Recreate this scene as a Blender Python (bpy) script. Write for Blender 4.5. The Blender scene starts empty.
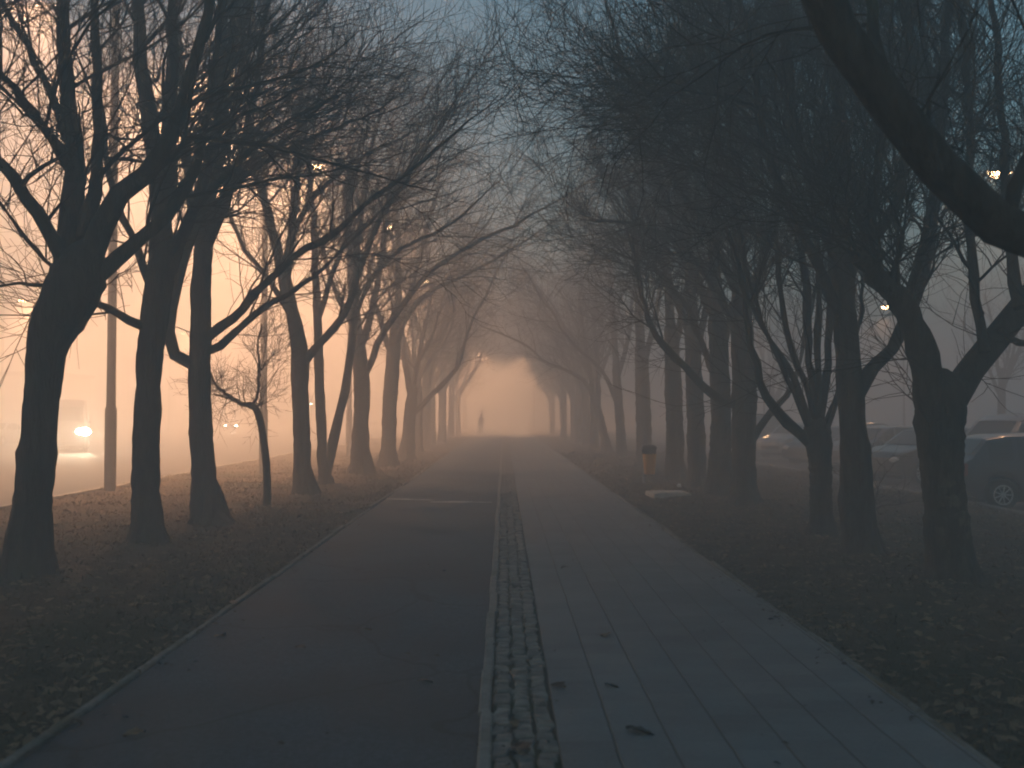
import bpy, bmesh, math
import numpy as np
from mathutils import Vector, Matrix, Euler

R = math.radians
rng = np.random.default_rng(11)
scene = bpy.context.scene
COL = scene.collection
HC = 1.8                      # eye height
F = 1000.0                    # focal length in pixels of a 1024 px wide frame

# ------------------------------------------------------------------ camera
cam_d = bpy.data.cameras.new('camera'); cam = bpy.data.objects.new('camera', cam_d); COL.objects.link(cam)
cam.location = (0, 0, HC)
cam.rotation_euler = (R(90) + math.atan(30 / F), 0, -math.atan(8 / F))
cam_d.lens = 36 * F / 1024; cam_d.sensor_width = 36
cam_d.clip_start = 0.05; cam_d.clip_end = 3000
cam_d.dof.use_dof = True; cam_d.dof.focus_distance = 15; cam_d.dof.aperture_fstop = 1.8
scene.camera = cam
CM = Euler(cam.rotation_euler).to_matrix()

def P(px, py, Y):
    d = CM @ Vector(((px - 512) / F, -(py - 384) / F, -1.0))
    k = Y / d.y
    return np.array((d.x * k, Y, HC + d.z * k))

def gz(x, y):
    """height of the ground sheet"""
    x = np.asarray(x, float); y = np.asarray(y, float)
    n = .025 * np.sin(x * 1.3 + y * .7) + .02 * np.sin(x * 2.9 - y * 1.7 + 1) + .015 * np.sin(y * 3.1 + x * .4)
    ax = np.abs(x)
    verge = np.clip((ax - 2.62) / 1.0, 0, 1)
    z = -.035 + verge * (.05 + n)
    left = np.clip((-x - 9.55) / .2, 0, 1)
    z = z * (1 - left) + left * (-.16)
    right = np.clip((x - 9.15) / .2, 0, 1)
    z = z * (1 - right) + right * (-.10)
    return z

# ------------------------------------------------------------------ object helpers
def link(name, me, mat=None, parent=None):
    o = bpy.data.objects.new(name, me); COL.objects.link(o)
    if mat is not None and len(me.materials) == 0: me.materials.append(mat)
    if parent is not None: o.parent = parent
    return o

def tag(o, label=None, cat=None, group=None, kind=None):
    if label: o['label'] = label
    if cat: o['category'] = cat
    if group: o['group'] = group
    if kind: o['kind'] = kind
    return o

def empty(name, loc, label, cat, group=None, rz=0, kind=None):
    o = bpy.data.objects.new(name, None); COL.objects.link(o)
    o.location = [float(v) for v in loc]; o.rotation_euler = (0, 0, rz); o.empty_display_size = .3
    return tag(o, label, cat, group, kind)

def mesh_np(name, V, Q, smooth=True):
    """mesh from arrays: V (n,3), Q (m,4) or (m,3)"""
    V = np.ascontiguousarray(V, np.float32); Q = np.ascontiguousarray(Q, np.int32)
    me = bpy.data.meshes.new(name)
    k = Q.shape[1]
    me.vertices.add(len(V)); me.vertices.foreach_set('co', V.ravel())
    me.loops.add(Q.size); me.loops.foreach_set('vertex_index', Q.ravel())
    me.polygons.add(len(Q))
    me.polygons.foreach_set('loop_start', np.arange(0, Q.size, k, dtype=np.int32))
    me.polygons.foreach_set('use_smooth', np.full(len(Q), smooth))
    me.update(calc_edges=True); me.validate()
    return me

def norm(a):
    return a / np.maximum(np.linalg.norm(a, axis=-1, keepdims=True), 1e-9)

class Geo:
    """collects pieces into one mesh"""
    def __init__(s): s.v = []; s.q = []; s.n = 0
    def add(s, V, Q):
        V = np.asarray(V, float).reshape(-1, 3); Q = np.asarray(Q, int)
        if Q.shape[1] == 3: Q = np.concatenate([Q, Q[:, 2:3]], 1)
        s.v.append(V); s.q.append(Q + s.n); s.n += len(V)
        return s
    def tubes(s, Pth, Rad, sides, cap=True):
        """Pth (N,K,3), Rad (N,K)"""
        Pth = np.asarray(Pth, float); Rad = np.asarray(Rad, float)
        N, K, _ = Pth.shape
        T = np.empty_like(Pth); T[:, 1:-1] = Pth[:, 2:] - Pth[:, :-2]; T[:, 0] = Pth[:, 1] - Pth[:, 0]; T[:, -1] = Pth[:, -1] - Pth[:, -2]
        T = norm(T)
        m = norm(T.mean(1)); ref = np.where(np.abs(m[:, 2:3]) > .8, np.array([[1., 0.13, 0]]), np.array([[0.07, 0.05, 1.]]))
        U = norm(np.cross(T, ref[:, None, :])); W = np.cross(T, U)
        a = np.arange(sides) * 2 * np.pi / sides
        V = Pth[:, :, None, :] + Rad[:, :, None, None] * (np.cos(a)[None, None, :, None] * U[:, :, None, :] + np.sin(a)[None, None, :, None] * W[:, :, None, :])
        n, k, j = np.meshgrid(np.arange(N), np.arange(K - 1), np.arange(sides), indexing='ij')
        j2 = (j + 1) % sides
        idx = lambda kk, jj: (n * K + kk) * sides + jj
        Q = np.stack([idx(k, j), idx(k, j2), idx(k + 1, j2), idx(k + 1, j)], -1).reshape(-1, 4)
        s.add(V.reshape(-1, 3), Q)
        if cap and sides > 4:
            for i in range(N):
                for kk, flip in ((0, 1), (K - 1, 0)):
                    ring = V[i, kk]; c = ring.mean(0)
                    q = [[0, 1 + (t + 1) % sides, 1 + t] if flip else [0, 1 + t, 1 + (t + 1) % sides] for t in range(sides)]
                    s.add(np.concatenate([[c], ring]), q)
        return s
    def tube(s, pts, rad, sides=8):
        pts = np.asarray(pts, float); rad = np.broadcast_to(np.asarray(rad, float), (len(pts),))
        return s.tubes(pts[None], rad[None], sides)
    def box(s, lo, hi, taper=0, bev=0.0):
        x0, y0, z0 = lo; x1, y1, z1 = hi
        if bev <= 0:
            V = [(x0, y0, z0), (x1, y0, z0), (x1, y1, z0), (x0, y1, z0), (x0 + taper, y0 + taper, z1), (x1 - taper, y0 + taper, z1), (x1 - taper, y1 - taper, z1), (x0 + taper, y1 - taper, z1)]
            s.add(V, [(3, 2, 1, 0), (4, 5, 6, 7), (0, 1, 5, 4), (1, 2, 6, 5), (2, 3, 7, 6), (3, 0, 4, 7)])
        else:
            bm = bmesh.new(); bmesh.ops.create_cube(bm, size=1)
            for v in bm.verts: v.co = Vector(((x0 + x1) / 2 + v.co.x * (x1 - x0), (y0 + y1) / 2 + v.co.y * (y1 - y0), (z0 + z1) / 2 + v.co.z * (z1 - z0)))
            bmesh.ops.bevel(bm, geom=list(bm.edges), offset=bev, segments=2, affect='EDGES')
            s.bm(bm)
        return s
    def bm(s, bm):
        bmesh.ops.triangulate(bm, faces=list(bm.faces)); bm.verts.ensure_lookup_table(); bm.verts.index_update()
        s.add([v.co[:] for v in bm.verts], [[v.index for v in f.verts] for f in bm.faces]); bm.free()
        return s
    def lathe(s, prof, n=16, axis='z', loc=(0, 0, 0)):
        prof = np.asarray(prof, float); a = np.arange(n) * 2 * np.pi / n
        r = prof[:, 0][:, None]; h = np.broadcast_to(prof[:, 1][:, None], (len(prof), n))
        if axis == 'z': V = np.stack([r * np.cos(a), r * np.sin(a), h], -1)
        else: V = np.stack([r * np.cos(a), h, r * np.sin(a)], -1)
        V = V + np.array(loc)
        k, j = np.meshgrid(np.arange(len(prof) - 1), np.arange(n), indexing='ij'); j2 = (j + 1) % n
        s.add(V.reshape(-1, 3), np.stack([k * n + j, k * n + j2, (k + 1) * n + j2, (k + 1) * n + j], -1).reshape(-1, 4))
        return s
    def build(s, name, mat=None, parent=None, smooth=True):
        V = np.concatenate(s.v); Q = np.concatenate(s.q)
        tri = Q[:, 2] == Q[:, 3]
        if tri.any():
            me = bpy.data.meshes.new(name)
            faces = [tuple(f[:3]) if t else tuple(f) for f, t in zip(Q.tolist(), tri.tolist())]
            me.from_pydata(V.tolist(), [], faces)
            me.polygons.foreach_set('use_smooth', np.full(len(me.polygons), smooth))
            me.update()
        else:
            me = mesh_np(name, V, Q, smooth)
        if smooth:
            me.set_sharp_from_angle(angle=R(38)) if len(Q) < 20000 else None
        return link(name, me, mat, parent)

def copy_tree(o, parent=None):
    c = o.copy(); COL.objects.link(c); c.parent = parent
    for ch in o.children: copy_tree(ch, c)
    return c

# ------------------------------------------------------------------ materials
def mat(name, col, rough=.8, metal=0, spec=.3):
    m = bpy.data.materials.new(name); m.use_nodes = True
    b = m.node_tree.nodes['Principled BSDF']
    b.inputs['Base Color'].default_value = (*col, 1); b.inputs['Roughness'].default_value = rough
    b.inputs['Metallic'].default_value = metal; b.inputs['Specular IOR Level'].default_value = spec
    return m

def noise_mat(name, c1, c2, scale=8, rough=.85, bump=.3, bscale=40, stretch=(1, 1, 1), bdist=.02, c3=None, s3=.7, t3=(.55, .62), spec=.3, r2=None):
    m = mat(name, c1, rough, 0, spec); nt = m.node_tree; N = nt.nodes; L = nt.links; b = N['Principled BSDF']
    tc = N.new('ShaderNodeTexCoord'); mp = N.new('ShaderNodeMapping'); mp.inputs['Scale'].default_value = stretch
    L.new(tc.outputs['Object'], mp.inputs['Vector'])
    n1 = N.new('ShaderNodeTexNoise'); n1.inputs['Scale'].default_value = scale; n1.inputs['Detail'].default_value = 6; n1.inputs['Roughness'].default_value = .65
    L.new(mp.outputs['Vector'], n1.inputs['Vector'])
    cr = N.new('ShaderNodeValToRGB'); cr.color_ramp.elements[0].position = .35; cr.color_ramp.elements[1].position = .66
    cr.color_ramp.elements[0].color = (*c1, 1); cr.color_ramp.elements[1].color = (*c2, 1)
    L.new(n1.outputs['Fac'], cr.inputs['Fac']); out = cr.outputs['Color']
    if c3 is not None:
        n3 = N.new('ShaderNodeTexNoise'); n3.inputs['Scale'].default_value = s3; n3.inputs['Detail'].default_value = 5
        L.new(tc.outputs['Object'], n3.inputs['Vector'])
        r3 = N.new('ShaderNodeMapRange'); r3.inputs['From Min'].default_value = t3[0]; r3.inputs['From Max'].default_value = t3[1]
        L.new(n3.outputs['Fac'], r3.inputs['Value'])
        mx = N.new('ShaderNodeMixRGB'); mx.inputs['Color2'].default_value = (*c3, 1)
        L.new(r3.outputs['Result'], mx.inputs['Fac']); L.new(out, mx.inputs['Color1']); out = mx.outputs['Color']
        if r2 is not None:
            rr = N.new('ShaderNodeMapRange'); rr.inputs['From Min'].default_value = t3[0]; rr.inputs['From Max'].default_value = t3[1]
            rr.inputs['To Min'].default_value = rough; rr.inputs['To Max'].default_value = r2
            L.new(n3.outputs['Fac'], rr.inputs['Value']); L.new(rr.outputs['Result'], b.inputs['Roughness'])
    L.new(out, b.inputs['Base Color'])
    if bump:
        n2 = N.new('ShaderNodeTexNoise'); n2.inputs['Scale'].default_value = bscale; n2.inputs['Detail'].default_value = 5
        L.new(mp.outputs['Vector'], n2.inputs['Vector'])
        bp = N.new('ShaderNodeBump'); bp.inputs['Strength'].default_value = bump; bp.inputs['Distance'].default_value = bdist
        L.new(n2.outputs['Fac'], bp.inputs['Height']); L.new(bp.outputs['Normal'], b.inputs['Normal'])
    return m

def emit(name, col, s):
    m = bpy.data.materials.new(name); m.use_nodes = True; nt = m.node_tree
    nt.nodes.remove(nt.nodes['Principled BSDF'])
    e = nt.nodes.new('ShaderNodeEmission'); e.inputs['Color'].default_value = (*col, 1); e.inputs['Strength'].default_value = s
    nt.links.new(e.outputs[0], nt.nodes['Material Output'].inputs['Surface'])
    return m

M_BARK = noise_mat('bark', (.035, .030, .026), (.078, .066, .056), 14, .92, .9, 26, (1, 1, .22), .03, c3=(.07, .076, .05), s3=1.1, t3=(.56, .7), spec=.15)
M_TWIG = noise_mat('twig_bark', (.04, .032, .026), (.075, .06, .05), 6, .9, 0, spec=.15)
M_BARK_PALE = noise_mat('bark_peeled', (.035, .028, .022), (.085, .068, .052), 14, .92, .9, 26, (1, 1, .22), .03, c3=(.15, .115, .08), s3=7, t3=(.50, .58), spec=.15)
def limit_patch(m):
    nt = m.node_tree; N = nt.nodes; L = nt.links
    mx = [n for n in N if n.type == 'MIX_RGB'][0]; src = mx.inputs['Fac'].links[0].from_socket
    tc = [n for n in N if n.type == 'TEX_COORD'][0]
    vd = N.new('ShaderNodeVectorMath'); vd.operation = 'MULTIPLY_ADD'; vd.inputs[1].default_value = (4.5, 2.0, 1.9); vd.inputs[2].default_value = (.25, .5, -1.35)
    L.new(tc.outputs['Object'], vd.inputs[0])
    ln = N.new('ShaderNodeVectorMath'); ln.operation = 'LENGTH'; L.new(vd.outputs[0], ln.inputs[0])
    mr = N.new('ShaderNodeMapRange'); mr.inputs['From Min'].default_value = 1.0; mr.inputs['From Max'].default_value = .6; L.new(ln.outputs['Value'], mr.inputs['Value'])
    mu = N.new('ShaderNodeMath'); mu.operation = 'MULTIPLY'; L.new(src, mu.inputs[0]); L.new(mr.outputs[0], mu.inputs[1]); L.new(mu.outputs[0], mx.inputs['Fac'])
limit_patch(M_BARK_PALE)
M_DEADWOOD = noise_mat('bare_wood', (.30, .19, .11), (.42, .27, .16), 9, .8, .3, 30, (1, 1, .3))
M_SOIL = noise_mat('verge_soil', (.040, .031, .021), (.125, .092, .060), 2.2, .95, 1, 18, (1, 1, 1), .06, c3=(.045, .045, .022), s3=.45, t3=(.5, .66), spec=.1)
M_GRASS = noise_mat('grass_blades', (.045, .042, .022), (.13, .095, .055), 1.5, .9, 0, spec=.15)
M_LEAF = noise_mat('dead_leaves', (.07, .048, .028), (.30, .20, .115), 3.1, .8, 0, spec=.2)
M_LEAF_WET = noise_mat('wet_leaves', (.018, .013, .009), (.05, .033, .02), 5, .5, 0, spec=.3)
M_ASPH = noise_mat('worn_asphalt', (.046, .058, .071), (.102, .121, .144), 34, .88, .8, 110, (1, 1, 1), .008, c3=(.041, .050, .061), s3=.6, t3=(.42, .66), r2=.75, spec=.25)
def cracks(m):
    nt = m.node_tree; N = nt.nodes; L = nt.links; b = N['Principled BSDF']; tc = [n for n in N if n.type == 'TEX_COORD'][0]
    nz = N.new('ShaderNodeTexNoise'); nz.inputs['Scale'].default_value = 1.6; nz.inputs['Detail'].default_value = 4; L.new(tc.outputs['Object'], nz.inputs['Vector'])
    mx = N.new('ShaderNodeMixRGB'); mx.blend_type = 'ADD'; mx.inputs['Fac'].default_value = .55; L.new(tc.outputs['Object'], mx.inputs['Color1']); L.new(nz.outputs['Color'], mx.inputs['Color2'])
    vo = N.new('ShaderNodeTexVoronoi'); vo.feature = 'DISTANCE_TO_EDGE'; vo.inputs['Scale'].default_value = .42; L.new(mx.outputs[0], vo.inputs['Vector'])
    mr = N.new('ShaderNodeMapRange'); mr.inputs['From Min'].default_value = .012; mr.inputs['From Max'].default_value = .004; mr.inputs['To Max'].default_value = .5; L.new(vo.outputs['Distance'], mr.inputs['Value'])
    src = b.inputs['Base Color'].links[0].from_socket; m2 = N.new('ShaderNodeMixRGB'); m2.inputs['Color2'].default_value = (.02, .02, .02, 1)
    L.new(mr.outputs[0], m2.inputs['Fac']); L.new(src, m2.inputs['Color1']); L.new(m2.outputs[0], b.inputs['Base Color'])
cracks(M_ASPH)
M_ROAD = noise_mat('wet_road', (.045, .045, .046), (.07, .07, .07), 20, .8, .3, 90, (1, 1, 1), .004, c3=(.04, .04, .04), s3=.25, t3=(.45, .65), r2=.7, spec=.25)
M_LOT = noise_mat('lot_asphalt', (.032, .033, .035), (.055, .056, .058), 18, .85, .3, 90, (1, 1, 1), .005, c3=(.04, .04, .042), s3=.3, t3=(.45, .65), r2=.45)
M_KERB = noise_mat('kerb_concrete', (.16, .155, .145), (.28, .27, .25), 14, .82, .4, 60, (1, 1, 1), .005, c3=(.13, .13, .10), s3=1.4, t3=(.52, .68))
M_EDGE = noise_mat('edging_concrete', (.11, .105, .095), (.22, .21, .19), 9, .85, .4, 60, (1, 1, 1), .005, c3=(.10, .09, .06), s3=1.1, t3=(.5, .64))
M_STONE = noise_mat('granite_setts', (.11, .10, .09), (.29, .265, .235), 7, .7, .5, 60, (1, 1, 1), .006, c3=(.12, .115, .11), s3=5, t3=(.5, .62))
M_JOINT = noise_mat('joint_sand', (.045, .04, .03), (.09, .075, .055), 12, .95, .5, 60, c3=(.05, .06, .025), s3=1.5, t3=(.5, .65))
M_CONC = noise_mat('pale_concrete', (.42, .40, .36), (.58, .55, .50), 6, .85, .4, 40)
M_STREAK = noise_mat('frost_streak', (.34, .33, .31), (.5, .48, .45), 9, .7, .4, 60)
M_POLE = noise_mat('grey_pole_concrete', (.10, .095, .09), (.16, .155, .145), 5, .8, .25, 50)
M_METAL = mat('galvanised_steel', (.28, .28, .28), .5, .7)
M_BLACK = mat('black_plastic', (.02, .02, .02), .5)
M_ORANGE = noise_mat('orange_plastic', (.62, .29, .03), (.70, .34, .04), 4, .5, 0)
M_TYRE = mat('tyre_rubber', (.02, .02, .02), .85)
M_RIM = mat('alloy_rim', (.6, .6, .6), .35, .8)
M_GLASS = mat('car_glass', (.02, .025, .03), .06, 0, .6)
M_RED = mat('tail_lamp_red', (.28, .015, .012), .25)
M_CLEAR = mat('lamp_glass', (.55, .55, .55), .15)
M_WALL = noise_mat('rendered_wall', (.30, .28, .25), (.38, .355, .32), 1.2, .9, .1, 30)
M_ROOF = noise_mat('roof_felt', (.07, .065, .06), (.11, .10, .09), 3, .9, .1, 30)
M_WIN = mat('window_glass', (.03, .035, .04), .08, 0, .6)
M_WHITE = mat('white_frame', (.7, .7, .68), .6)
M_CLOTH = mat('dark_coat', (.03, .03, .035), .9)
M_SKIN = mat('skin', (.45, .28, .2), .6)
M_LITTER = mat('white_paper', (.75, .74, .7), .8)
SODIUM = (1.0, .51, .255)
M_LAMP = emit('lit_sodium_lamp', (1.0, .56, .26), 40)
M_LAMP_LOT = emit('lit_lot_lamp', (1.0, .56, .26), 40)
M_LAMP_FAR = emit('lit_far_lamp', (1.0, .56, .26), 3)
M_HEAD = emit('lit_headlight', (1.0, .86, .62), 420)
M_GREEN = emit('lit_signal', (.45, 1.0, .85), 25)

def slab_material():
    m = mat('paving_slabs', (.2, .2, .2), .68, 0, .35); nt = m.node_tree; N = nt.nodes; L = nt.links; b = N['Principled BSDF']
    tc = N.new('ShaderNodeTexCoord'); sp = N.new('ShaderNodeSeparateXYZ'); L.new(tc.outputs['Object'], sp.inputs[0])
    def math_(op, a, c=None, v=None):
        n = N.new('ShaderNodeMath'); n.operation = op
        if isinstance(a, (int, float)): n.inputs[0].default_value = a
        else: L.new(a, n.inputs[0])
        if c is not None:
            if isinstance(c, (int, float)): n.inputs[1].default_value = c
            else: L.new(c, n.inputs[1])
        return n.outputs[0]
    nz = N.new('ShaderNodeTexNoise'); nz.inputs['Scale'].default_value = 2.5; nz.inputs['Detail'].default_value = 3; L.new(tc.outputs['Object'], nz.inputs['Vector'])
    wob = math_('MULTIPLY', math_('SUBTRACT', nz.outputs['Fac'], .5), .02)
    X = math_('DIVIDE', math_('ADD', math_('SUBTRACT', sp.outputs['X'], .295), wob), .305)
    col = math_('FLOOR', X)
    fx = math_('ABSOLUTE', math_('SUBTRACT', math_('FRACT', X), .5))          # .5 at the joints
    sh = math_('MULTIPLY', math_('MODULO', col, 2), .5)
    Yc = math_('ADD', math_('DIVIDE', math_('ADD', sp.outputs['Y'], wob), .305), sh)
    row = math_('FLOOR', Yc)
    fy = math_('ABSOLUTE', math_('SUBTRACT', math_('FRACT', Yc), .5))
    jx = N.new('ShaderNodeMapRange'); jx.inputs['From Min'].default_value = .47; jx.inputs['From Max'].default_value = .492; L.new(fx, jx.inputs['Value'])
    jy = N.new('ShaderNodeMapRange'); jy.inputs['From Min'].default_value = .478; jy.inputs['From Max'].default_value = .495; jy.inputs['To Max'].default_value = .28; L.new(fy, jy.inputs['Value'])
    jn = math_('MAXIMUM', jx.outputs[0], jy.outputs[0])
    cv = N.new('ShaderNodeCombineXYZ'); L.new(col, cv.inputs[0]); L.new(row, cv.inputs[1])
    wn = N.new('ShaderNodeTexWhiteNoise'); wn.noise_dimensions = '2D'; L.new(cv.outputs[0], wn.inputs['Vector'])
    n2 = N.new('ShaderNodeTexNoise'); n2.inputs['Scale'].default_value = .8; n2.inputs['Detail'].default_value = 7; n2.inputs['Roughness'].default_value = .7; L.new(tc.outputs['Object'], n2.inputs['Vector'])
    n3 = N.new('ShaderNodeTexNoise'); n3.inputs['Scale'].default_value = 45; n3.inputs['Detail'].default_value = 4; L.new(tc.outputs['Object'], n3.inputs['Vector'])
    f = math_('ADD', math_('ADD', math_('MULTIPLY', wn.outputs['Value'], .11), math_('MULTIPLY', n2.outputs['Fac'], .65)), math_('MULTIPLY', n3.outputs['Fac'], .3))
    cr = N.new('ShaderNodeValToRGB'); cr.color_ramp.elements[0].position = .36; cr.color_ramp.elements[1].position = .84
    cr.color_ramp.elements[0].color = (.10, .106, .112, 1); cr.color_ramp.elements[1].color = (.25, .264, .268, 1); L.new(f, cr.inputs['Fac'])
    mx = N.new('ShaderNodeMixRGB'); mx.inputs['Color2'].default_value = (.055, .052, .045, 1); L.new(jn, mx.inputs['Fac']); L.new(cr.outputs['Color'], mx.inputs['Color1'])
    L.new(mx.outputs['Color'], b.inputs['Base Color'])
    h = math_('ADD', math_('MULTIPLY', jn, -1.0), math_('ADD', math_('MULTIPLY', n3.outputs['Fac'], .18), math_('MULTIPLY', wn.outputs['Value'], .35)))
    bp = N.new('ShaderNodeBump'); bp.inputs['Strength'].default_value = .8; bp.inputs['Distance'].default_value = .008; L.new(h, bp.inputs['Height']); L.new(bp.outputs['Normal'], b.inputs['Normal'])
    return m
M_SLAB = slab_material()

# ------------------------------------------------------------------ setting
def grid(name, xs, ys, zf, m, label=None):
    xs = np.asarray(xs, float); ys = np.asarray(ys, float)
    X, Yg = np.meshgrid(xs, ys); Z = zf(X, Yg)
    V = np.stack([X, Yg, Z], -1).reshape(-1, 3); nx = len(xs)
    i, j = np.meshgrid(np.arange(len(ys) - 1), np.arange(nx - 1), indexing='ij')
    Q = np.stack([i * nx + j, i * nx + j + 1, (i + 1) * nx + j + 1, (i + 1) * nx + j], -1).reshape(-1, 4)
    o = link(name, mesh_np(name, V, Q), m); o['kind'] = 'structure'
    return o

xs = np.concatenate([np.linspace(-300, -60, 9), np.linspace(-50, -14, 10), np.arange(-13, -2.6, .2), [-2.6, 2.6], np.arange(2.62, 12, .2), np.linspace(13, 50, 10), np.linspace(60, 240, 8)])
ys = np.concatenate([np.linspace(-55, -8, 8), np.arange(-6, 30, .25), np.arange(30, 70, .8), np.arange(70, 130, 4), np.linspace(140, 400, 12)])
grid('ground', xs, ys, gz, M_SOIL)
flat = lambda z: (lambda X, Y: np.full_like(X, z))
ypath = np.concatenate([np.linspace(-50, 0, 6), np.arange(1, 40, 1), np.arange(40, 131, 10)])
grid('cycle_path', np.linspace(-2.50, -.142, 9), ypath, lambda X, Y: .006 * np.sin(X * 2 + 1) * np.sin(Y * .9) + .004 + .012 * np.cos((X + 1.3) * 1.2), M_ASPH)
grid('pavement', np.linspace(.292, 2.46, 8), ypath, lambda X, Y: .004 * np.sin(X * 3 + Y * .8) + .022, M_SLAB)
grid('cobble_bed', [-.066, .1, .292], ypath, flat(.003), M_JOINT)
grid('cross_street', [-9.6, 0, 9.2], [130, 136, 144], flat(.03), M_ROAD)
grid('road', np.linspace(-34, -9.86, 6), np.concatenate([np.linspace(-50, 120, 40)]), flat(-.145), M_ROAD)
grid('parking_lot', np.linspace(9.46, 60, 6), np.linspace(-50, 100, 30), flat(-.088), M_LOT)

def kerbs(name, x0, x1, z0, z1, m, y0, y1, length=1.0, gap=.008, bev=.012, wob=.006):
    g = Geo(); y = y0
    while y < y1:
        dx = rng.normal(0, wob); dz = rng.normal(0, wob * .7)
        X0, X1, Z1 = x0 + dx, x1 + dx, z1 + dz
        pr = np.array([(X0, z0), (X0, Z1 - bev), (X0 + bev, Z1), (X1 - bev, Z1), (X1, Z1 - bev), (X1, z0)])
        V = np.concatenate([np.insert(pr, 1, y + gap / 2, axis=1), np.insert(pr, 1, y + length - gap / 2, axis=1)])
        Q = [(k, k + 6, k + 7, k + 1) for k in range(5)]
        g.add(V, Q); g.add(V[:6], [(0, 1, 4, 5), (1, 2, 3, 4)]); g.add(V[6:], [(5, 4, 1, 0), (4, 3, 2, 1)])
        y += length
    o = g.build(name, m, smooth=False); o['kind'] = 'structure'
    return o
kerbs('centre_kerb', -.142, -.068, -.03, .036, M_KERB, -6, 120)
kerbs('path_edging', -2.575, -2.515, -.06, .026, M_EDGE, -6, 120, wob=.012)
kerbs('pavement_edging', 2.468, 2.52, -.06, .030, M_EDGE, -6, 120, wob=.014)
kerbs('road_kerb', -9.86, -9.70, -.2, .02, M_KERB, -6, 110)
kerbs('car_park_kerb', 9.30, 9.45, -.2, .04, M_KERB, -6, 100)

# granite setts: three rows of individually shaped stones
def setts():
    g = Geo(); prof = np.array([(-.5, -.5), (.5, -.5), (.5, .5), (-.5, .5)])
    for r in range(3):
        y = 2.5
        xc = -.066 + .119 * (r + .5)
        while y < 75:
            ln = rng.uniform(.08, .15); w = .119 - rng.uniform(.010, .034); l2 = ln - rng.uniform(.014, .024)
            c = np.array([xc + rng.normal(0, .008), y + ln / 2])
            a = rng.normal(0, .11); rot = np.array([[math.cos(a), -math.sin(a)], [math.sin(a), math.cos(a)]])
            base = prof * (w, l2) + rng.normal(0, .007, (4, 2)); top = base * .80
            mid = base * .97
            tz = .024 + rng.normal(0, .005); tilt = rng.normal(0, .004, 4)
            Vb = np.c_[base @ rot.T + c, np.full(4, -.01)]; Vm = np.c_[mid @ rot.T + c, tz - .01 + tilt * .5]; Vt = np.c_[top @ rot.T + c, tz + tilt]
            V = np.concatenate([Vb, Vm, Vt])
            Q = [(k, (k + 1) % 4, 4 + (k + 1) % 4, 4 + k) for k in range(4)] + [(4 + k, 4 + (k + 1) % 4, 8 + (k + 1) % 4, 8 + k) for k in range(4)] + [(8, 9, 10, 11)]
            g.add(V, Q); y += ln
    o = g.build('cobble_strip', M_STONE, smooth=False); o['kind'] = 'structure'
setts()

# pale worn streak across the cycle path
def streak():
    g = Geo()
    for (pa, pb, w) in (((386, 499.3), (418, 500.5), .16), ((430, 503.2), (473, 502.8), .22), ((474, 503.0), (492, 502.7), .14), ((415, 500.2), (434, 501.2), .10)):
        n = 14
        top = []; bot = []
        for i in range(n):
            t = i / (n - 1); px = pa[0] + (pb[0] - pa[0]) * t; py = pa[1] + (pb[1] - pa[1]) * t
            d = HC * F / (py - 414); c = P(px, py, d); ww = w * (.35 + .65 * math.sin(math.pi * min(max(t, .06), .94))) * rng.uniform(.6, 1.2)
            zc = .006 * math.sin(c[0] * 2 + 1) * math.sin(d * .9) + .004 + .012 * math.cos((c[0] + 1.3) * 1.2)
            top.append((c[0], d + ww, zc + .012)); bot.append((c[0], d - ww * rng.uniform(.6, 1), zc + .010))
        g.add(top + bot, [(i + n, i + n + 1, i + 1, i) for i in range(n - 1)])
    o = g.build('path_repair_strip', M_STREAK); o['kind'] = 'structure'
streak()

# ------------------------------------------------------------------ leaf litter and grass (stuff)
def leaf_cloud(name, n, xr, yr, s, m, lift=.012):
    x = rng.uniform(*xr, n) if not callable(xr) else xr(n)
    y = yr[0] * (yr[1] / yr[0]) ** rng.random(n)
    z = gz(x, y) + lift
    a = rng.uniform(0, 2 * np.pi, n); sz = rng.uniform(s[0], s[1], n)
    ca, sa = np.cos(a), np.sin(a)
    u = np.stack([ca, sa, rng.normal(0, .25, n)], -1) * sz[:, None]; v = np.stack([-sa, ca, rng.normal(0, .25, n)], -1) * sz[:, None] * .6
    c = np.stack([x, y, z], -1); curl = np.stack([0 * x, 0 * x, sz * rng.uniform(.0, .5, n)], -1)
    V = np.stack([c - u, c - v + curl * .4, c + u, c + v + curl], 1).reshape(-1, 3)
    k = np.arange(n)[:, None] * 4
    Q = np.concatenate([k + np.array([[0, 1, 2]]), k + np.array([[0, 2, 3]])])
    o = link(name, mesh_np(name, V, Q, False), m); o['kind'] = 'stuff'
    return o
sideL = lambda n: -(2.62 + (9.6 - 2.62) * rng.random(n) ** 1.2)
sideR = lambda n: 2.54 + (9.2 - 2.54) * rng.random(n) ** 1.1
tag(leaf_cloud('leaf_litter', 16000, lambda n: np.where(rng.random(n) < .5, sideL(n), sideR(n)), (3, 45), (.026, .062), M_LEAF), 'brown fallen leaves scattered over the grass verges and path edges', 'leaf litter')
def edge_leaves(n):
    y = 3 * (40 / 3) ** rng.random(n)
    side = rng.random(n) < .55
    x = np.where(side, -2.56 + np.abs(rng.normal(0, .16, n)), 2.5 - np.abs(rng.normal(0, .14, n)))
    z = np.where(side, .022, .034); clump = .5 + .5 * np.sin(y * 2.7 + np.sin(y * .9) * 3 + side); k = rng.random(n) < clump ** 2
    return x[k], y[k], z[k]
x_, y_, z_ = edge_leaves(1400); xs_, ys_, zs_ = rng.uniform(-2.4, 2.4, 130), 3 * (30 / 3) ** rng.random(130), None
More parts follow.
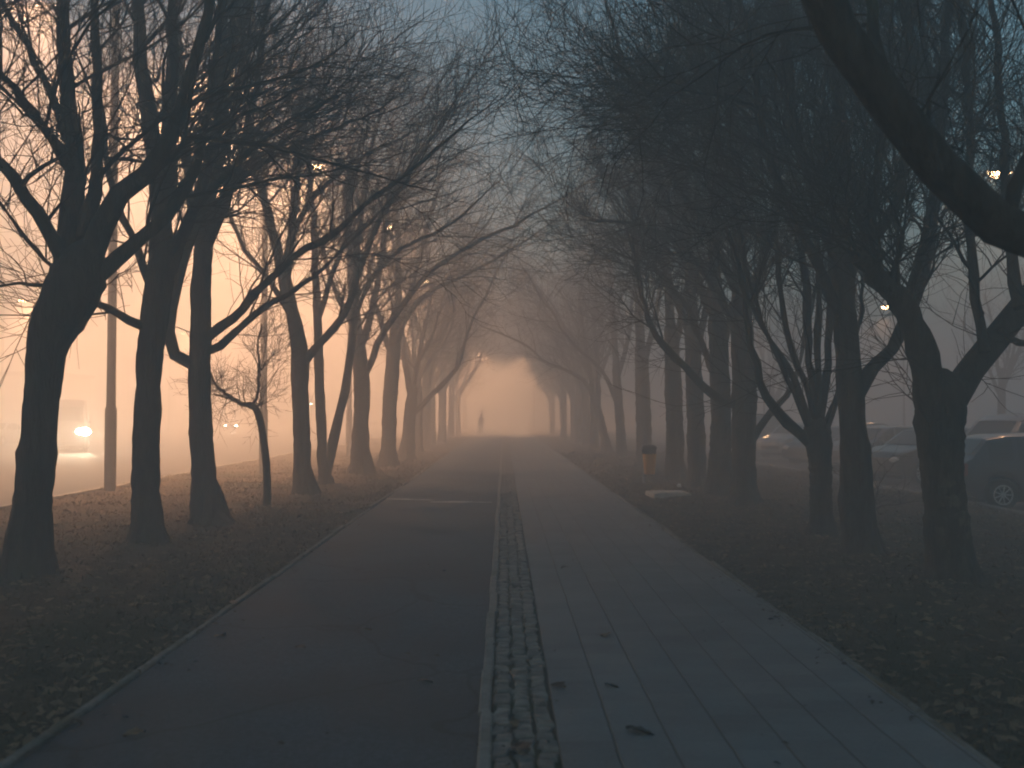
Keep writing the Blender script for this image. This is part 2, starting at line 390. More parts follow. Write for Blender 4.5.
x_ = np.r_[x_, xs_]; y_ = np.r_[y_, ys_]; z_ = np.r_[z_, np.where(xs_ > -.1, .034, .024)]
n_ = len(x_); a_ = rng.uniform(0, 6.28, n_); s_ = rng.uniform(.012, .032, n_)
u_ = np.stack([np.cos(a_), np.sin(a_), rng.normal(0, .2, n_)], -1) * s_[:, None]; v_ = np.stack([-np.sin(a_), np.cos(a_), rng.normal(0, .2, n_)], -1) * s_[:, None] * .55; c_ = np.stack([x_, y_, z_], -1)
V_ = np.stack([c_ - u_, c_ - v_, c_ + u_, c_ + v_ + np.stack([0 * x_, 0 * x_, s_ * .4], -1)], 1).reshape(-1, 3); k_ = np.arange(n_)[:, None] * 4
o_ = link('leaf_scraps', mesh_np('leaf_scraps', V_, np.concatenate([k_ + np.array([[0, 1, 2]]), k_ + np.array([[0, 2, 3]])]), False), M_LEAF_WET)
tag(o_, 'small dark leaf scraps gathered along the path edges', 'leaf litter', kind='stuff')

def grass(n):
    x = np.where(rng.random(n) < .55, sideL(n), sideR(n)); y = 3.2 * (48 / 3.2) ** rng.random(n)
    clump = .5 + .5 * np.sin(x * 2.3 + np.sin(y * 1.7) * 2) * np.sin(y * 2.1 + x)
    keep = rng.random(n) < .25 + .75 * clump
    x, y = x[keep], y[keep]; n = len(x)
    z = gz(x, y) - .005; h = rng.uniform(.03, .085, n) * (.7 + .006 * y); w = .004 + .0004 * y
    a = rng.uniform(0, 2 * np.pi, n); lean = rng.uniform(.2, 1.1, n) * h; b = rng.uniform(0, 2 * np.pi, n)
    c = np.stack([x, y, z], -1); u = np.stack([np.cos(a) * w, np.sin(a) * w, 0 * w], -1)
    t = c + np.stack([np.cos(b) * lean, np.sin(b) * lean, h], -1)
    V = np.stack([c - u, c + u, t], 1).reshape(-1, 3); Q = np.arange(3 * n).reshape(-1, 3)
    o = link('verge_grass', mesh_np('verge_grass', V, Q, False), M_GRASS)
    tag(o, 'short trampled winter grass on both verges of the path', 'grass', kind='stuff')
grass(110000)

# separate fallen leaves on the path
LEAF_LABELS = [(605, 637, 1.2, 'dark curled leaf lying on the pale paving slabs, middle of the right hand path'),
    (640, 734, 1.3, 'large dark leaf on the paving slabs nearest the camera'), (558, 688, 1.0, 'small dark leaf beside the edge of the cobble strip'),
    (516, 589, 1.3, 'dark leaf clump lying on the granite cobble strip'), (612, 688, .8, 'thin leaf sliver on the second column of paving slabs'),
    (565, 569, .9, 'dark leaf further along the paving slabs'), (805, 628, .8, 'dark leaf near the right hand part of the pavement'),
    (220, 636, .9, 'pale leaf on the cycle path beside the left edging'), (365, 630, .9, 'dark leaf in the middle of the asphalt cycle path'),
    (300, 648, .8, 'small dark leaf on the asphalt lane between edging and centre'), (425, 682, .8, 'leaf on the asphalt close to the centre kerb'),
    (134, 733, .9, 'pale leaf on the asphalt at the near left corner'), (514, 727, .8, 'yellowish leaf wedged between cobbles nearest the camera'),
    (520, 752, 1.3, 'wide wet leaf pressed on the nearest cobbles'), (232, 604, 1.2, 'dark leaf pile against the left edging')]
def one_leaf(px, py, s, label, pale):
    d = HC * F / (py - 414); c = P(px, py, d)
    z = .026 if c[0] > .29 else (.034 if c[0] > -.1 else .020)
    n = 9; t = np.linspace(0, 1, n); w = np.sin(np.pi * t ** .8) * .045 * (1 + .35 * np.sin(t * 19)); L_ = (t - .5) * .15
    V = np.concatenate([np.c_[L_, -w, .018 * np.sin(t * 3) + .01 * w / .045], np.c_[L_, 0 * w, .012 * np.sin(t * 5) + 0.002], np.c_[L_, w, .02 * (1 - t)]]) * s
    a = rng.uniform(0, 6.28); rot = np.array([[math.cos(a), -math.sin(a), 0], [math.sin(a), math.cos(a), 0], [0, 0, 1]])
    Q = [(i, i + 1, n + i + 1, n + i) for i in range(n - 1)] + [(n + i, n + i + 1, 2 * n + i + 1, 2 * n + i) for i in range(n - 1)]
    me = mesh_np('fallen_leaf', V @ rot.T * .9, np.array(Q))
    o = link('fallen_leaf', me, M_LEAF if pale else M_LEAF_WET); o.location = (c[0], d, z)
    tag(o, label, 'leaf', 'fallen leaves on the path')
for px, py, s, lb in LEAF_LABELS: one_leaf(px, py, s, lb, 'pale' in lb or 'yellowish' in lb)

# ------------------------------------------------------------------ trees
def catmull(pts, n):
    pts = np.asarray(pts, float)
    if len(pts) < 3:
        t = np.linspace(0, 1, n)[:, None]; return pts[0] * (1 - t) + pts[-1] * t
    ext = np.concatenate([[2 * pts[0] - pts[1]], pts, [2 * pts[-1] - pts[-2]]])
    out = []
    for i in range(len(pts) - 1):
        p0, p1, p2, p3 = ext[i:i + 4]
        for t in np.linspace(0, 1, 10, endpoint=False):
            out.append(.5 * (2 * p1 + (p2 - p0) * t + (2 * p0 - 5 * p1 + 4 * p2 - p3) * t * t + (3 * p1 - p0 - 3 * p2 + p3) * t ** 3))
    out.append(pts[-1]); out = np.array(out)
    s = np.concatenate([[0], np.cumsum(np.linalg.norm(np.diff(out[:, :3], axis=0), axis=1))]); q = np.linspace(0, s[-1], n)
    return np.stack([np.interp(q, s, out[:, k]) for k in range(out.shape[1])], 1)

def grow(S, D, Ln, K, jit, trop, g):
    N = len(S); Pth = np.empty((N, K, 3)); Pth[:, 0] = S; D = norm(D)
    st = (Ln / (K - 1))[:, None]
    for k in range(1, K):
        D = norm(D + g.normal(0, jit, (N, 3)) + trop); Pth[:, k] = Pth[:, k - 1] + D * st
    return Pth

def spawn(Pth, Rad, n, t0, t1, a0, a1, g, bias=None):
    """n children on each path: start, direction, local radius, position"""
    N, K, _ = Pth.shape
    t = t0 + (t1 - t0) * (np.arange(n)[None] + g.random((N, n))) / n
    f = t * (K - 1); i = np.minimum(f.astype(int), K - 2); w = (f - i)[..., None]; r = np.arange(N)[:, None]
    S = Pth[r, i] * (1 - w) + Pth[r, i + 1] * w; T = norm(Pth[r, i + 1] - Pth[r, i]); rad = Rad[r, i] * (1 - w[..., 0]) + Rad[r, i + 1] * w[..., 0]
    ref = norm(g.normal(0, 1, T.shape)); U = norm(np.cross(T, ref))
    a = g.uniform(a0, a1, t.shape)[..., None]
    D = T * np.cos(a) + U * np.sin(a)
    if bias is not None: D = D + bias
    return S.reshape(-1, 3), norm(D).reshape(-1, 3), rad.ravel(), t.ravel()

def tree_mesh(trunk, limbs, g, inward, dens=1.0, top=11.5, ext=True, scale=1.0, cut=()):
    """trunk: (n,4) world points with radius; limbs: list of (n,4). -> trunk Geo, crown Geo"""
    tg, cg = Geo(), Geo()
    tr = catmull(trunk, 44)
    h = tr[:, 2] - tr[0, 2]
    rad = tr[:, 3] * (1 + .28 * np.exp(-h / (.2 * scale))) * (1 + g.normal(0, .025, len(h)))
    dv = norm(tr[-1, :3] - tr[-2, :3]); re = rad[-1]
    dome = np.array([tr[-1, :3] + dv * re * q for q in (.45, .8, 1.05, 1.18)])
    tg.tubes(np.concatenate([tr[:, :3], dome])[None], np.concatenate([rad, re * np.array((.9, .68, .4, .08))])[None], 22)
    # root flare ridges
    if scale > .6:
        for k in range(5):
            a = k * 1.257 + g.uniform(-.3, .3); r0 = tr[0, 3]
            hq = r0 * 2.6 + .12; tc_ = np.array([np.interp(hq, h, tr[:, q]) for q in range(3)])
            p = np.array([tc_ + (math.cos(a) * r0 * .3, math.sin(a) * r0 * .3, 0), tr[0, :3] + (math.cos(a) * r0 * .78, math.sin(a) * r0 * .78, .26), tr[0, :3] + (math.cos(a) * r0 * 1.12, math.sin(a) * r0 * 1.12, .09), tr[0, :3] + (math.cos(a) * r0 * 1.6, math.sin(a) * r0 * 1.6, -.12)])
            q = catmull(np.c_[p, [r0 * .2, r0 * .24, r0 * .2, r0 * .1]], 9); tg.tubes(q[None, :, :3], q[None, :, 3], 8)
    K = 22; LP, LR = [], []; sc0 = scale
    for li, lb in enumerate(limbs):
        lb = np.asarray(lb, float)
        pts = lb
        if ext and not (li < len(cut) and cut[li]):
            d = norm(lb[-1, :3] - lb[-2, :3]); p = lb[-1, :3].copy(); r = lb[-1, 3]
            left = max(1.2, min(7 if lb[0, 3] > .085 * sc0 else 2.6, (top * g.uniform(.85, 1.05) - p[2]) * 1.05))
            ns = max(3, int(left / .6)); ex = []
            for k in range(ns):
                d = norm(d + np.array((inward * .03, 0, .05)) + g.normal(0, .13, 3)); p = p + d * left / ns
                ex.append((*p, max(.006, r * (1 - (k + 1) / ns) ** .8)))
            pts = np.concatenate([lb, ex])
        c = catmull(pts, K); LP.append(c[:, :3] + np.r_[np.zeros((1, 3)), g.normal(0, .012, (K - 1, 3))]); LR.append(np.maximum(c[:, 3], .005) * (1 + g.normal(0, .03, K)))
    LP = np.array(LP); LR = np.array(LR)
    tg.tubes(LP, LR, 10)
    b = np.array((inward * .10, -.03, .20))
    sc = scale
    n2 = max(3, int(14 * dens))
    S, D, r, t = spawn(LP, LR, n2, .10, 1, .5, 1.25, g, b)
    Ln = g.uniform(.9, 3.1, len(S)) * (1.05 - .5 * t) * sc
    if sc > .9:
        hi = np.clip((S[:, 2] - 4.2) / 1.2, 0, 1); D = norm(D + np.stack([inward * .45 * hi, 0 * hi, .05 * hi], -1)); Ln = Ln * (1 + .5 * hi)
    P2 = grow(S, D, Ln, 10, .12, np.array((inward * .006, 0, .02)), g)
    if scale > .6:
        ok = P2[:, :, 2].min(1) > (3.0 if cut else 2.3); P2, r = P2[ok], r[ok]
    r2 = np.clip(.42 * r, .010 * sc, .042 * sc) * g.uniform(.6, 1.0, len(r)); R2 = r2[:, None] * np.linspace(1, .22, 10)[None]
    cg.tubes(P2, R2, 5, cap=False)
    n3 = max(3, int(9 * dens))
    S, D, r, t = spawn(P2, R2, n3, .15, 1, .45, 1.0, g, np.array((inward * .08, 0, .12)))
    Ln = g.uniform(.5, 1.75, len(S)) * (1.1 - .55 * t) * sc
    P3 = grow(S, D, Ln, 7, .12, np.array((0, 0, .02)), g)
    R3 = (np.clip(.6 * r, .0055 * sc, .013 * sc))[:, None] * np.linspace(1, .35, 7)[None]
    cg.tubes(P3, R3, 3, cap=False)
    n4 = max(2, int(5 * dens))
    S, D, r, t = spawn(P3, R3, n4, .2, 1, .4, .95, g, np.array((0, 0, .10)))
    Ln = g.uniform(.22, .85, len(S)) * sc
    P4 = grow(S, D, Ln, 4, .14, np.array((0, 0, .02)), g)
    R4 = (np.clip(.66 * r, .0038, .0075))[:, None] * np.linspace(1, .45, 4)[None]
    cg.tubes(P4, R4, 3, cap=False)
    # short shoots straight off the limbs
    S, D, r, t = spawn(LP, LR, max(3, int(13 * dens)), .05, .95, .6, 1.5, g, np.array((inward * .1, 0, .2)))
    P5 = grow(S, D, g.uniform(.4, 2.2, len(S)) * sc, 6, .14, np.array((0, 0, .03)), g)
    R5 = np.full(len(S), .009 * sc)[:, None] * np.linspace(1, .35, 6)[None]
    cg.tubes(P5, R5, 3, cap=False)
    S, D, r, t = spawn(P5, R5, max(2, int(5 * dens)), .15, 1, .4, 1.0, g, np.array((0, 0, .10)))
    P6 = grow(S, D, g.uniform(.25, .9, len(S)) * sc, 4, .14, np.array((0, 0, .02)), g)
    cg.tubes(P6, np.full(len(S), .0045)[:, None] * np.linspace(1, .5, 4)[None], 3, cap=False)
    return tg, cg

TREES = []
from mathutils import noise as mn
def gnarl(me, seedv, scale):
    n = len(me.vertices); co = np.empty(n * 3, np.float32); no = np.empty(n * 3, np.float32)
    me.vertices.foreach_get('co', co); me.vertices.foreach_get('normal', no); co = co.reshape(-1, 3); no = no.reshape(-1, 3)
    off = Vector((float(seedv[0]) * 3, float(seedv[1]) * 3, 0))
    d = np.array([.030 * mn.noise(Vector(c) * 2.1 + off) + .016 * mn.noise(Vector((c[0] * 9, c[1] * 9, c[2] * 3)) + off) + .05 * max(0, mn.noise(Vector(c) * 3.3 + off * 2) - .42) for c in co.tolist()]) * min(1, scale)
    low = np.clip(co[:, 2] / 7, 0, 1); d *= 1 - .7 * low
    me.vertices.foreach_set('co', (co + no * d[:, None]).astype(np.float32).ravel()); me.update()
def hero(label, group, d, trunk, limbs, inward, seed, dens=1.0, top=11.5, name='bare_tree', bark=None, scale=1.0, ext=True, wmul=1.0):
    g = np.random.default_rng(seed)
    trp = np.array([(*P(x, y, d), w * wmul * d / F / 2) for x, y, w in trunk])
    base = trp[0, :3].copy(); base[2] = float(gz(base[0], base[1]))
    trp[0, 2] = base[2] - .12
    lps = []
    cut = []
    for pts, w0, w1, off, *fl in limbs:
        cut.append(bool(fl))
        n = len(pts); ds = d + off * np.linspace(0, 1, n) ** 1.2; ws = np.linspace(w0, w1, n)
        lps.append(np.array([(*P(x, y, dd), w * d / F / 2) for (x, y), dd, w in zip(pts, ds, ws)]))
    trp[:, :3] -= base; 
    for l in lps: l[:, :3] -= base
    tg, cg = tree_mesh(trp, lps, g, inward, dens * (1 if scale < 1 else 1.12 if inward < 0 else 1.04), top, ext, scale, cut)
    root = empty(name, base, label, 'tree', group)
    gnarl(tg.build('trunk', bark or M_BARK, root).data, base, scale); cg.build('crown', M_TWIG, root)
    TREES.append(root)
    return root

GL = 'bare trees lining the left side of the path'; GR = 'bare trees lining the right side of the path'
hero('thick bare tree at the left edge, leaning left at its base and forking low', GL, 11.2,
     [(27, 577, 50), (30, 520, 41), (34, 483, 36), (41, 405, 33), (49, 342, 40), (63, 311, 50), (76, 282, 54), (84, 262, 40)],
     [([(63, 300), (66, 269), (70, 237), (75, 194), (73, 147), (69, 100), (62, 0)], 30, 13, .6),
      ([(64, 262), (50, 235), (36, 210), (20, 188), (0, 164), (-30, 130)], 15, 9, -.8),
      ([(85, 290), (98, 236), (122, 197), (152, 166), (174, 131), (186, 90), (205, 20)], 27, 10, -.5),
      ([(95, 278), (125, 250), (156, 226), (178, 200), (196, 166), (206, 120), (214, 60)], 17, 7, 1.0),
      ([(84, 240), (93, 194), (97, 147), (97, 100), (94, 0)], 16, 9, 1.5),
      ([(66, 290), (40, 285), (15, 283), (-15, 290)], 6, 3, -.4),
      ([(70, 170), (45, 130), (20, 95), (-10, 60)], 12, 6, -1.5),
      ([(72, 150), (50, 90), (25, 40), (0, 0)], 9, 6, 1.5)], 1, 101, 1.05, bark=M_BARK)
hero('second bare tree from the left edge, straight trunk with a stub branch pointing left', GL, 14.0,
     [(149, 544, 37), (146, 505, 29), (146, 467, 27), (147, 410, 25), (149, 363, 24), (154, 322, 27), (161, 270, 27), (161, 230, 22)],
     [([(161, 250), (160, 200), (152, 140), (142, 70), (137, 0)], 22, 12, .6),
      ([(160, 230), (168, 170), (172, 100), (173, 0)], 18, 10, -.6),
      ([(148, 334), (141, 326), (125, 319), (104, 306), (92, 300)], 12, 6, -.6),
      ([(163, 290), (180, 240), (200, 190), (220, 120), (232, 40)], 14, 8, 1.2),
      ([(154, 300), (140, 255), (120, 210), (105, 150)], 10, 6, 1.0),
      ([(164, 260), (195, 210), (235, 165), (290, 120), (340, 95)], 9, 2, -1.5, 'cut')], 1, 102)
hero('third bare left tree with one upright side limb and two reaching right', GL, 16.7,
     [(211, 523, 38), (205, 500, 28), (202, 447, 23), (199, 384, 22), (201, 342, 20), (201, 290, 20), (203, 250, 17)],
     [([(202, 270), (208, 210), (214, 150), (220, 80), (222, 0)], 16, 9, .4),
      ([(207, 338), (224, 324), (243, 308), (268, 280), (300, 252), (335, 232), (370, 200)], 10, 5, -1.2),
      ([(207, 352), (222, 344), (235, 332), (266, 305), (295, 290), (330, 262)], 9, 4, 1.0),
      ([(196, 366), (180, 361), (171, 349), (169, 325), (174, 300), (180, 275), (192, 235), (212, 185)], 13, 8, -.6),
      ([(203, 255), (190, 200), (185, 130), (180, 50)], 11, 7, 1.0),
      ([(205, 250), (230, 190), (250, 120), (262, 50)], 11, 6, -1.0),
      ([(206, 220), (250, 170), (310, 140), (380, 110)], 7, 2, -2, 'cut')], 1, 103)
hero('spindly young tree with a hooked broken top among the large left trees', GL, 19.4,
     [(267, 508, 8), (267, 480, 7.5), (265, 450, 7), (261, 425, 7), (256, 409, 7), (250, 405, 7)],
     [([(254, 407), (242, 404), (231, 398), (222, 391), (214, 382), (209, 370)], 6, 2.5, .2),
      ([(252, 406), (258, 388), (259, 365), (258, 345), (262, 325)], 3.4, 1.6, .3),
      ([(255, 408), (261, 404), (263, 401)], 3.5, 1.8, -.1),
      ([(258, 372), (268, 360), (280, 350)], 2, 1, .3),
      ([(232, 398), (226, 398), (214, 394)], 3, 1.5, -.1)], 1, 104, .75, name='young_tree', scale=.42, ext=False)
hero('fourth large left tree, its curved trunk bending left above one right limb', GL, 22.5,
     [(306, 495, 26), (303, 470, 19), (302, 443, 17), (300, 386, 17), (300, 357, 18), (296, 329, 15), (289, 300, 14), (282, 265, 13)],
     [([(285, 280), (277, 250), (266, 210), (254, 160), (248, 100)], 12, 7, .5),
      ([(303, 364), (312, 351), (324, 339), (343, 317), (350, 298), (360, 270), (376, 228), (398, 190)], 9, 5, -.8),
      ([(286, 290), (290, 240), (297, 180), (300, 120)], 10, 6, .8),
      ([(282, 270), (300, 220), (330, 180), (375, 150), (420, 130)], 7, 2, -1.5, 'cut'),
      ([(292, 320), (270, 280), (245, 250), (232, 220)], 6, 4, .8)], 1, 105)
hero('twin stemmed bare tree forming a V right behind the curved left tree', GL, 25.4,
     [(326, 486, 15), (325, 476, 13), (324, 466, 12), (322, 450, 10), (320, 400, 9.5), (318, 340, 9), (317, 300, 8)],
     [([(326, 474), (332, 445), (340, 410), (347, 375), (353, 335), (356, 295), (358, 240), (366, 180)], 11, 6, .4),
      ([(317, 310), (315, 260), (312, 200), (306, 140)], 8, 5, .3),
      ([(318, 320), (330, 280), (345, 240), (352, 190)], 6, 4, -.6),
      ([(354, 320), (372, 280), (400, 250), (440, 230)], 5, 3, -1)], 1, 106)
hero('sturdy left tree with a right limb arching over the path, fifth of the thick trunks', GL, 29.5,
     [(361, 476, 26), (360, 455, 19), (361, 420, 16), (362, 380, 16), (358, 345, 15), (354, 310, 11)],
     [([(355, 330), (352, 285), (350, 240), (345, 190)], 11, 6, .5),
      ([(365, 375), (373, 356), (386, 328), (408, 299), (430, 272), (455, 255)], 8, 4, -.8),
      ([(360, 350), (372, 310), (380, 265), (386, 215)], 8, 5, .8),
      ([(356, 330), (335, 290), (322, 250)], 7, 4, .4)], 1, 107)
hero('upright left tree just before the forked tree, straight hazy trunk', GL, 34.6,
     [(388, 467, 21), (389, 440, 15), (390, 400, 14.5), (393, 360, 14), (396, 325, 11)],
     [([(395, 335), (398, 290), (398, 240), (395, 200)], 9, 5, .5),
      ([(393, 350), (405, 320), (425, 295), (455, 280)], 7, 3, -1),
      ([(393, 360), (380, 320), (370, 280)], 7, 4, .6),
      ([(396, 330), (412, 285), (425, 240)], 6, 4, .3)], 1, 108)
hero('hazy left tree forking low with a limb sweeping right over the path edge', GL, 40,
     [(406, 459, 19), (408, 445, 14), (409, 425, 12), (411, 406, 12), (413, 390, 9)],
     [([(412, 415), (420, 408), (434, 393), (448, 379), (457, 368), (463, 350), (470, 325)], 6, 3, -.5),
      ([(412, 395), (416, 370), (422, 340), (430, 305)], 6, 3, .5),
      ([(412, 398), (405, 365), (402, 330), (400, 290)], 7, 4, .5),
      ([(418, 362), (432, 335), (440, 310)], 4, 2, -.5)], 1, 109)

hero('forked bare tree nearest on the right, peeling pale bark patch low on its trunk', GR, 10.8,
     [(953, 580, 52), (949, 550, 45), (946, 523, 43), (942, 455, 43), (941, 420, 46), (939, 396, 48)],
     [([(937, 455), (930, 405), (924, 360), (910, 318), (892, 291), (869, 268), (858, 256)], 36, 15, -.8, 'cut'),
      ([(944, 450), (950, 405), (962, 382), (980, 356), (1008, 324), (1030, 295), (1062, 240), (1085, 160)], 34, 20, .8),
      ([(862, 262), (866, 248), (878, 232), (896, 205), (906, 150), (910, 80), (908, 0)], 15, 8, -.3),
      ([(880, 285), (872, 230), (850, 160), (835, 80)], 10, 6, 1.4),
      ([(985, 352), (975, 290), (968, 220), (972, 140), (965, 40)], 12, 7, .6),
      ([(1020, 308), (1010, 250), (1005, 180), (1000, 100), (995, 20)], 13, 7, 1.0),
      ([(1000, 330), (1015, 340), (1035, 345)], 8, 4, -.4),
      ([(905, 312), (920, 260), (930, 200), (940, 120)], 11, 6, 1.2)], -1, 201, 1.3, bark=M_BARK_PALE)
hero('tall straight bare tree on the right just left of the forked one', GR, 13.0,
     [(862, 553, 42), (859, 520, 33), (856, 478, 32), (853, 432, 28), (850, 387, 26), (846, 330, 24), (843, 280, 23), (842, 230, 20)],
     [([(843, 260), (842, 200), (840, 100), (834, 0)], 20, 12, .5),
      ([(857, 392), (868, 374), (880, 360), (896, 345), (908, 318), (925, 270), (935, 190), (942, 110), (948, 0)], 17, 9, .8),
      ([(846, 330), (828, 285), (808, 245), (785, 200), (765, 140), (755, 70)], 12, 6, -1.2),
      ([(843, 290), (865, 230), (880, 160), (890, 60)], 12, 7, 1.0),
      ([(843, 270), (815, 200), (795, 120), (785, 30)], 13, 7, -.5),
      ([(842, 230), (800, 150), (740, 100), (670, 90)], 8, 2, -2, 'cut')], -1, 202, 1.3)
hero('short trunked bare tree on the right whose many stems fan out like a broom', GR, 14.9,
     [(821, 536, 27), (821, 505, 23), (821, 469, 22), (819, 446, 26), (817, 432, 27)],
     [([(812, 446), (799, 432), (778, 415), (764, 392), (757, 368), (748, 325), (744, 270)], 11, 5, -.4),
      ([(812, 438), (805, 410), (797, 385), (783, 358), (767, 335), (745, 290)], 9, 5, -.8),
      ([(816, 436), (815, 390), (808, 350), (806, 296), (800, 220)], 10, 6, .5),
      ([(820, 436), (825, 390), (829, 345), (830, 290), (832, 220)], 9, 5, .7),
      ([(818, 436), (809, 395), (792, 350), (782, 300), (776, 230)], 8, 5, -.3),
      ([(822, 440), (834, 405), (846, 370), (858, 330)], 8, 5, .8),
      ([(816, 434), (819, 380), (818, 320), (820, 240)], 8, 5, -.5),
      ([(812, 436), (795, 395), (772, 345), (752, 290)], 7, 4, .3)], -1, 203, .9)
hero('thick dark right tree with a limb crossing the broom shaped tree', GR, 19.8,
     [(745, 507, 30), (744, 480, 25), (744, 439, 24), (744, 390, 24), (742, 320, 22), (741, 270, 18)],
     [([(748, 446), (758, 430), (771, 413), (786, 397), (796, 376), (803, 345)], 9, 5, .6),
      ([(741, 290), (738, 220), (735, 140), (730, 60)], 16, 9, .5),
      ([(740, 400), (724, 402), (703, 386), (685, 367), (662, 344), (647, 314), (638, 272), (628, 230)], 11, 3, -1.0, 'cut'),
      ([(743, 330), (760, 270), (775, 200), (785, 120)], 11, 6, .8),
      ([(742, 340), (715, 290), (685, 250), (640, 225), (590, 220)], 9, 2, -1, 'cut'),
      ([(742, 300), (700, 220), (660, 150), (630, 80)], 10, 5, -1)], -1, 204, 1.1)
hero('dark right tree pressed close against the left of the thick trunk', GR, 22.0,
     [(720, 496, 30), (720, 470, 24), (721, 430, 21), (720, 380, 20), (717, 320, 18)],
     [([(718, 330), (715, 270), (712, 200), (705, 120)], 14, 8, .5),
      ([(720, 390), (700, 340), (682, 300), (655, 270), (610, 250)], 8, 2, -1, 'cut'),
      ([(719, 360), (735, 300), (745, 230)], 9, 5, .6),
      ([(717, 330), (690, 260), (665, 200), (640, 150)], 9, 5, -.6)], -1, 205)
hero('right tree trunk standing just right of the trunk behind the orange litter bin', GR, 25.0,
     [(698, 487, 24), (697, 470, 19), (696, 430, 18), (694, 380, 17), (692, 330, 15)],
     [([(693, 340), (690, 280), (686, 210), (682, 150)], 12, 7, .5),
      ([(694, 360), (708, 300), (715, 240)], 8, 5, .6), ([(692, 340), (668, 280), (650, 220)], 8, 5, .2)], -1, 206)
hero('right tree trunk to the right of the orange litter bin, pale gap behind it', GR, 27.5,
     [(676, 480, 24), (675, 465, 19), (675, 430, 18), (673, 380, 17), (671, 330, 14)],
     [([(672, 340), (668, 280), (664, 220)], 11, 6, .5), ([(672, 360), (685, 300), (690, 250)], 8, 5, .5)], -1, 207)
hero('hazy right tree standing directly behind the orange litter bin', GR, 35,
     [(644, 467, 18), (644, 440, 15), (643, 400, 15), (641, 350, 13)],
     [([(641, 360), (638, 300), (636, 240)], 10, 6, .5), ([(642, 370), (655, 320), (662, 270)], 7, 4, .5)], -1, 208)
hero('slim hazy right tree a few steps past the litter bin', GR, 42,
     [(622, 457, 13), (621, 440, 10), (619, 410, 9), (616, 370, 8)],
     [([(617, 375), (613, 320), (610, 270)], 7, 4, .3), ([(619, 410), (605, 375), (580, 350)], 5, 2.5, -1), ([(617, 380), (628, 340), (632, 300)], 5, 3, .5)], -1, 209)
hero('faint right tree leaning left over the path beyond the slim one', GR, 46,
     [(608, 454, 11), (604, 436, 9), (599, 414, 8), (592, 392, 7)],
     [([(594, 396), (585, 382), (572, 373), (555, 366)], 5, 2.5, -.5), ([(598, 410), (598, 370), (594, 320)], 6, 3, .4), ([(594, 396), (586, 350), (580, 310)], 5, 3, .2)], -1, 210)
# near tree whose trunk stands beside the camera: only its limb and twigs hang into view
hero('near tree right of the frame, one heavy dark limb slanting across the top right corner', GR, 5.6,
     [(1400, 740, 80), (1395, 600, 66), (1388, 480, 62), (1375, 400, 66), (1360, 350, 70)],
     [([(1366, 370), (1280, 325), (1150, 290), (1050, 250), (1000, 220), (950, 175), (890, 100), (846, 36), (815, -20), (770, -120)], 46, 37, -.4),
      ([(1366, 360), (1390, 200), (1420, 0)], 50, 36, .5),
      ([(1010, 224), (1040, 120), (1080, 0), (1100, -100)], 14, 8, .6),
      ([(900, 110), (880, 60), (870, -20), (850, -120)], 16, 10, .9)], -1, 213, .8, top=9.5, scale=.8)

# avenue trees dissolving into the fog: three generic trees, copied
def generic(seed, inward, label, group, loc, hgt=11):
    g = np.random.default_rng(seed)
    r = g.uniform(.22, .27); lean = g.uniform(-.03, .06) * inward; fz = g.uniform(2.6, 3.6)
    trunk = np.array([(0, 0, -.1, r * 1.05), (lean * .3, 0, .5, r), (lean, .05, 1.6, r * .9), (lean * 2, .02, fz, r * .85), (lean * 3, 0, fz + 1.3, r * .6)])
    limbs = []
    n = 6
    for k in range(n):
        a = k * 2 * math.pi / n + g.uniform(-.4, .4); s = g.uniform(.3, .62); z0 = fz + g.uniform(-.5, .9); p = np.array((lean * 2, 0, z0)); d = np.array((math.cos(a) * s + inward * .12, math.sin(a) * s, 1.0)); d /= np.linalg.norm(d)
        pts = [(*p, r * .5)]
        for q in range(5):
            p = p + d * .95; d = norm(d + np.array((0, 0, .06)) + g.normal(0, .1, 3)); pts.append((*p, r * .5 * (1 - .12 * (q + 1))))
        limbs.append(np.array(pts))
    tg, cg = tree_mesh(trunk, limbs, g, inward, .8, hgt)
    root = empty('bare_tree', loc, label, 'tree', group)
    tg.build('trunk', M_BARK, root); cg.build('crown', M_TWIG, root)
    return root
GLF = 'faint bare trees at the far left of the avenue'; GRF = 'faint bare trees at the far right of the avenue'
LF = 'faint bare tree dissolving into the fog at the far end of the left row'
RF = 'faint bare tree dissolving into the fog at the far end of the right row'
protoL = [generic(301, 1, LF, GLF, (-3.95, 46, 0)), generic(302, 1, LF, GLF, (-4.05, 51.5, 0))]
protoR = [generic(303, -1, RF, GRF, (4.6, 51, 0)), generic(304, -1, RF, GRF, (4.75, 57, 0))]
for i, y in enumerate((57, 63, 69.5, 77, 85, 94, 104)):
    c = copy_tree(protoL[i % 2]); c.location = (-4.1 + .25 * math.sin(i * 2.1), y, 0); c.rotation_euler.z = .5 * math.sin(i * 1.7); c.scale = (1, 1, 1 + .06 * math.sin(i * 3))
for i, y in enumerate((63, 69, 76, 84, 93, 103)):
    c = copy_tree(protoR[i % 2]); c.location = (4.75 + .25 * math.sin(i * 2.7), y, 0); c.rotation_euler.z = .5 * math.sin(i * 2.3 + 1); c.scale = (1, 1, 1 + .06 * math.sin(i * 3 + 1))
# trees on the far side of the car park
for i, (x, y, lb) in enumerate(((21.5, 43, 'thin bare tree on the far side of the car park behind the dark hatchback'), (15.5, 58, 'bare tree beyond the parked cars, seen between the right hand trunks'))):
    c = copy_tree(protoR[i]); c.location = (x, y, -.1); c.rotation_euler.z = 1.3 + i; c.scale = (.8, .8, .8)
    tag(c, lb, 'tree', 'bare trees behind the car park')

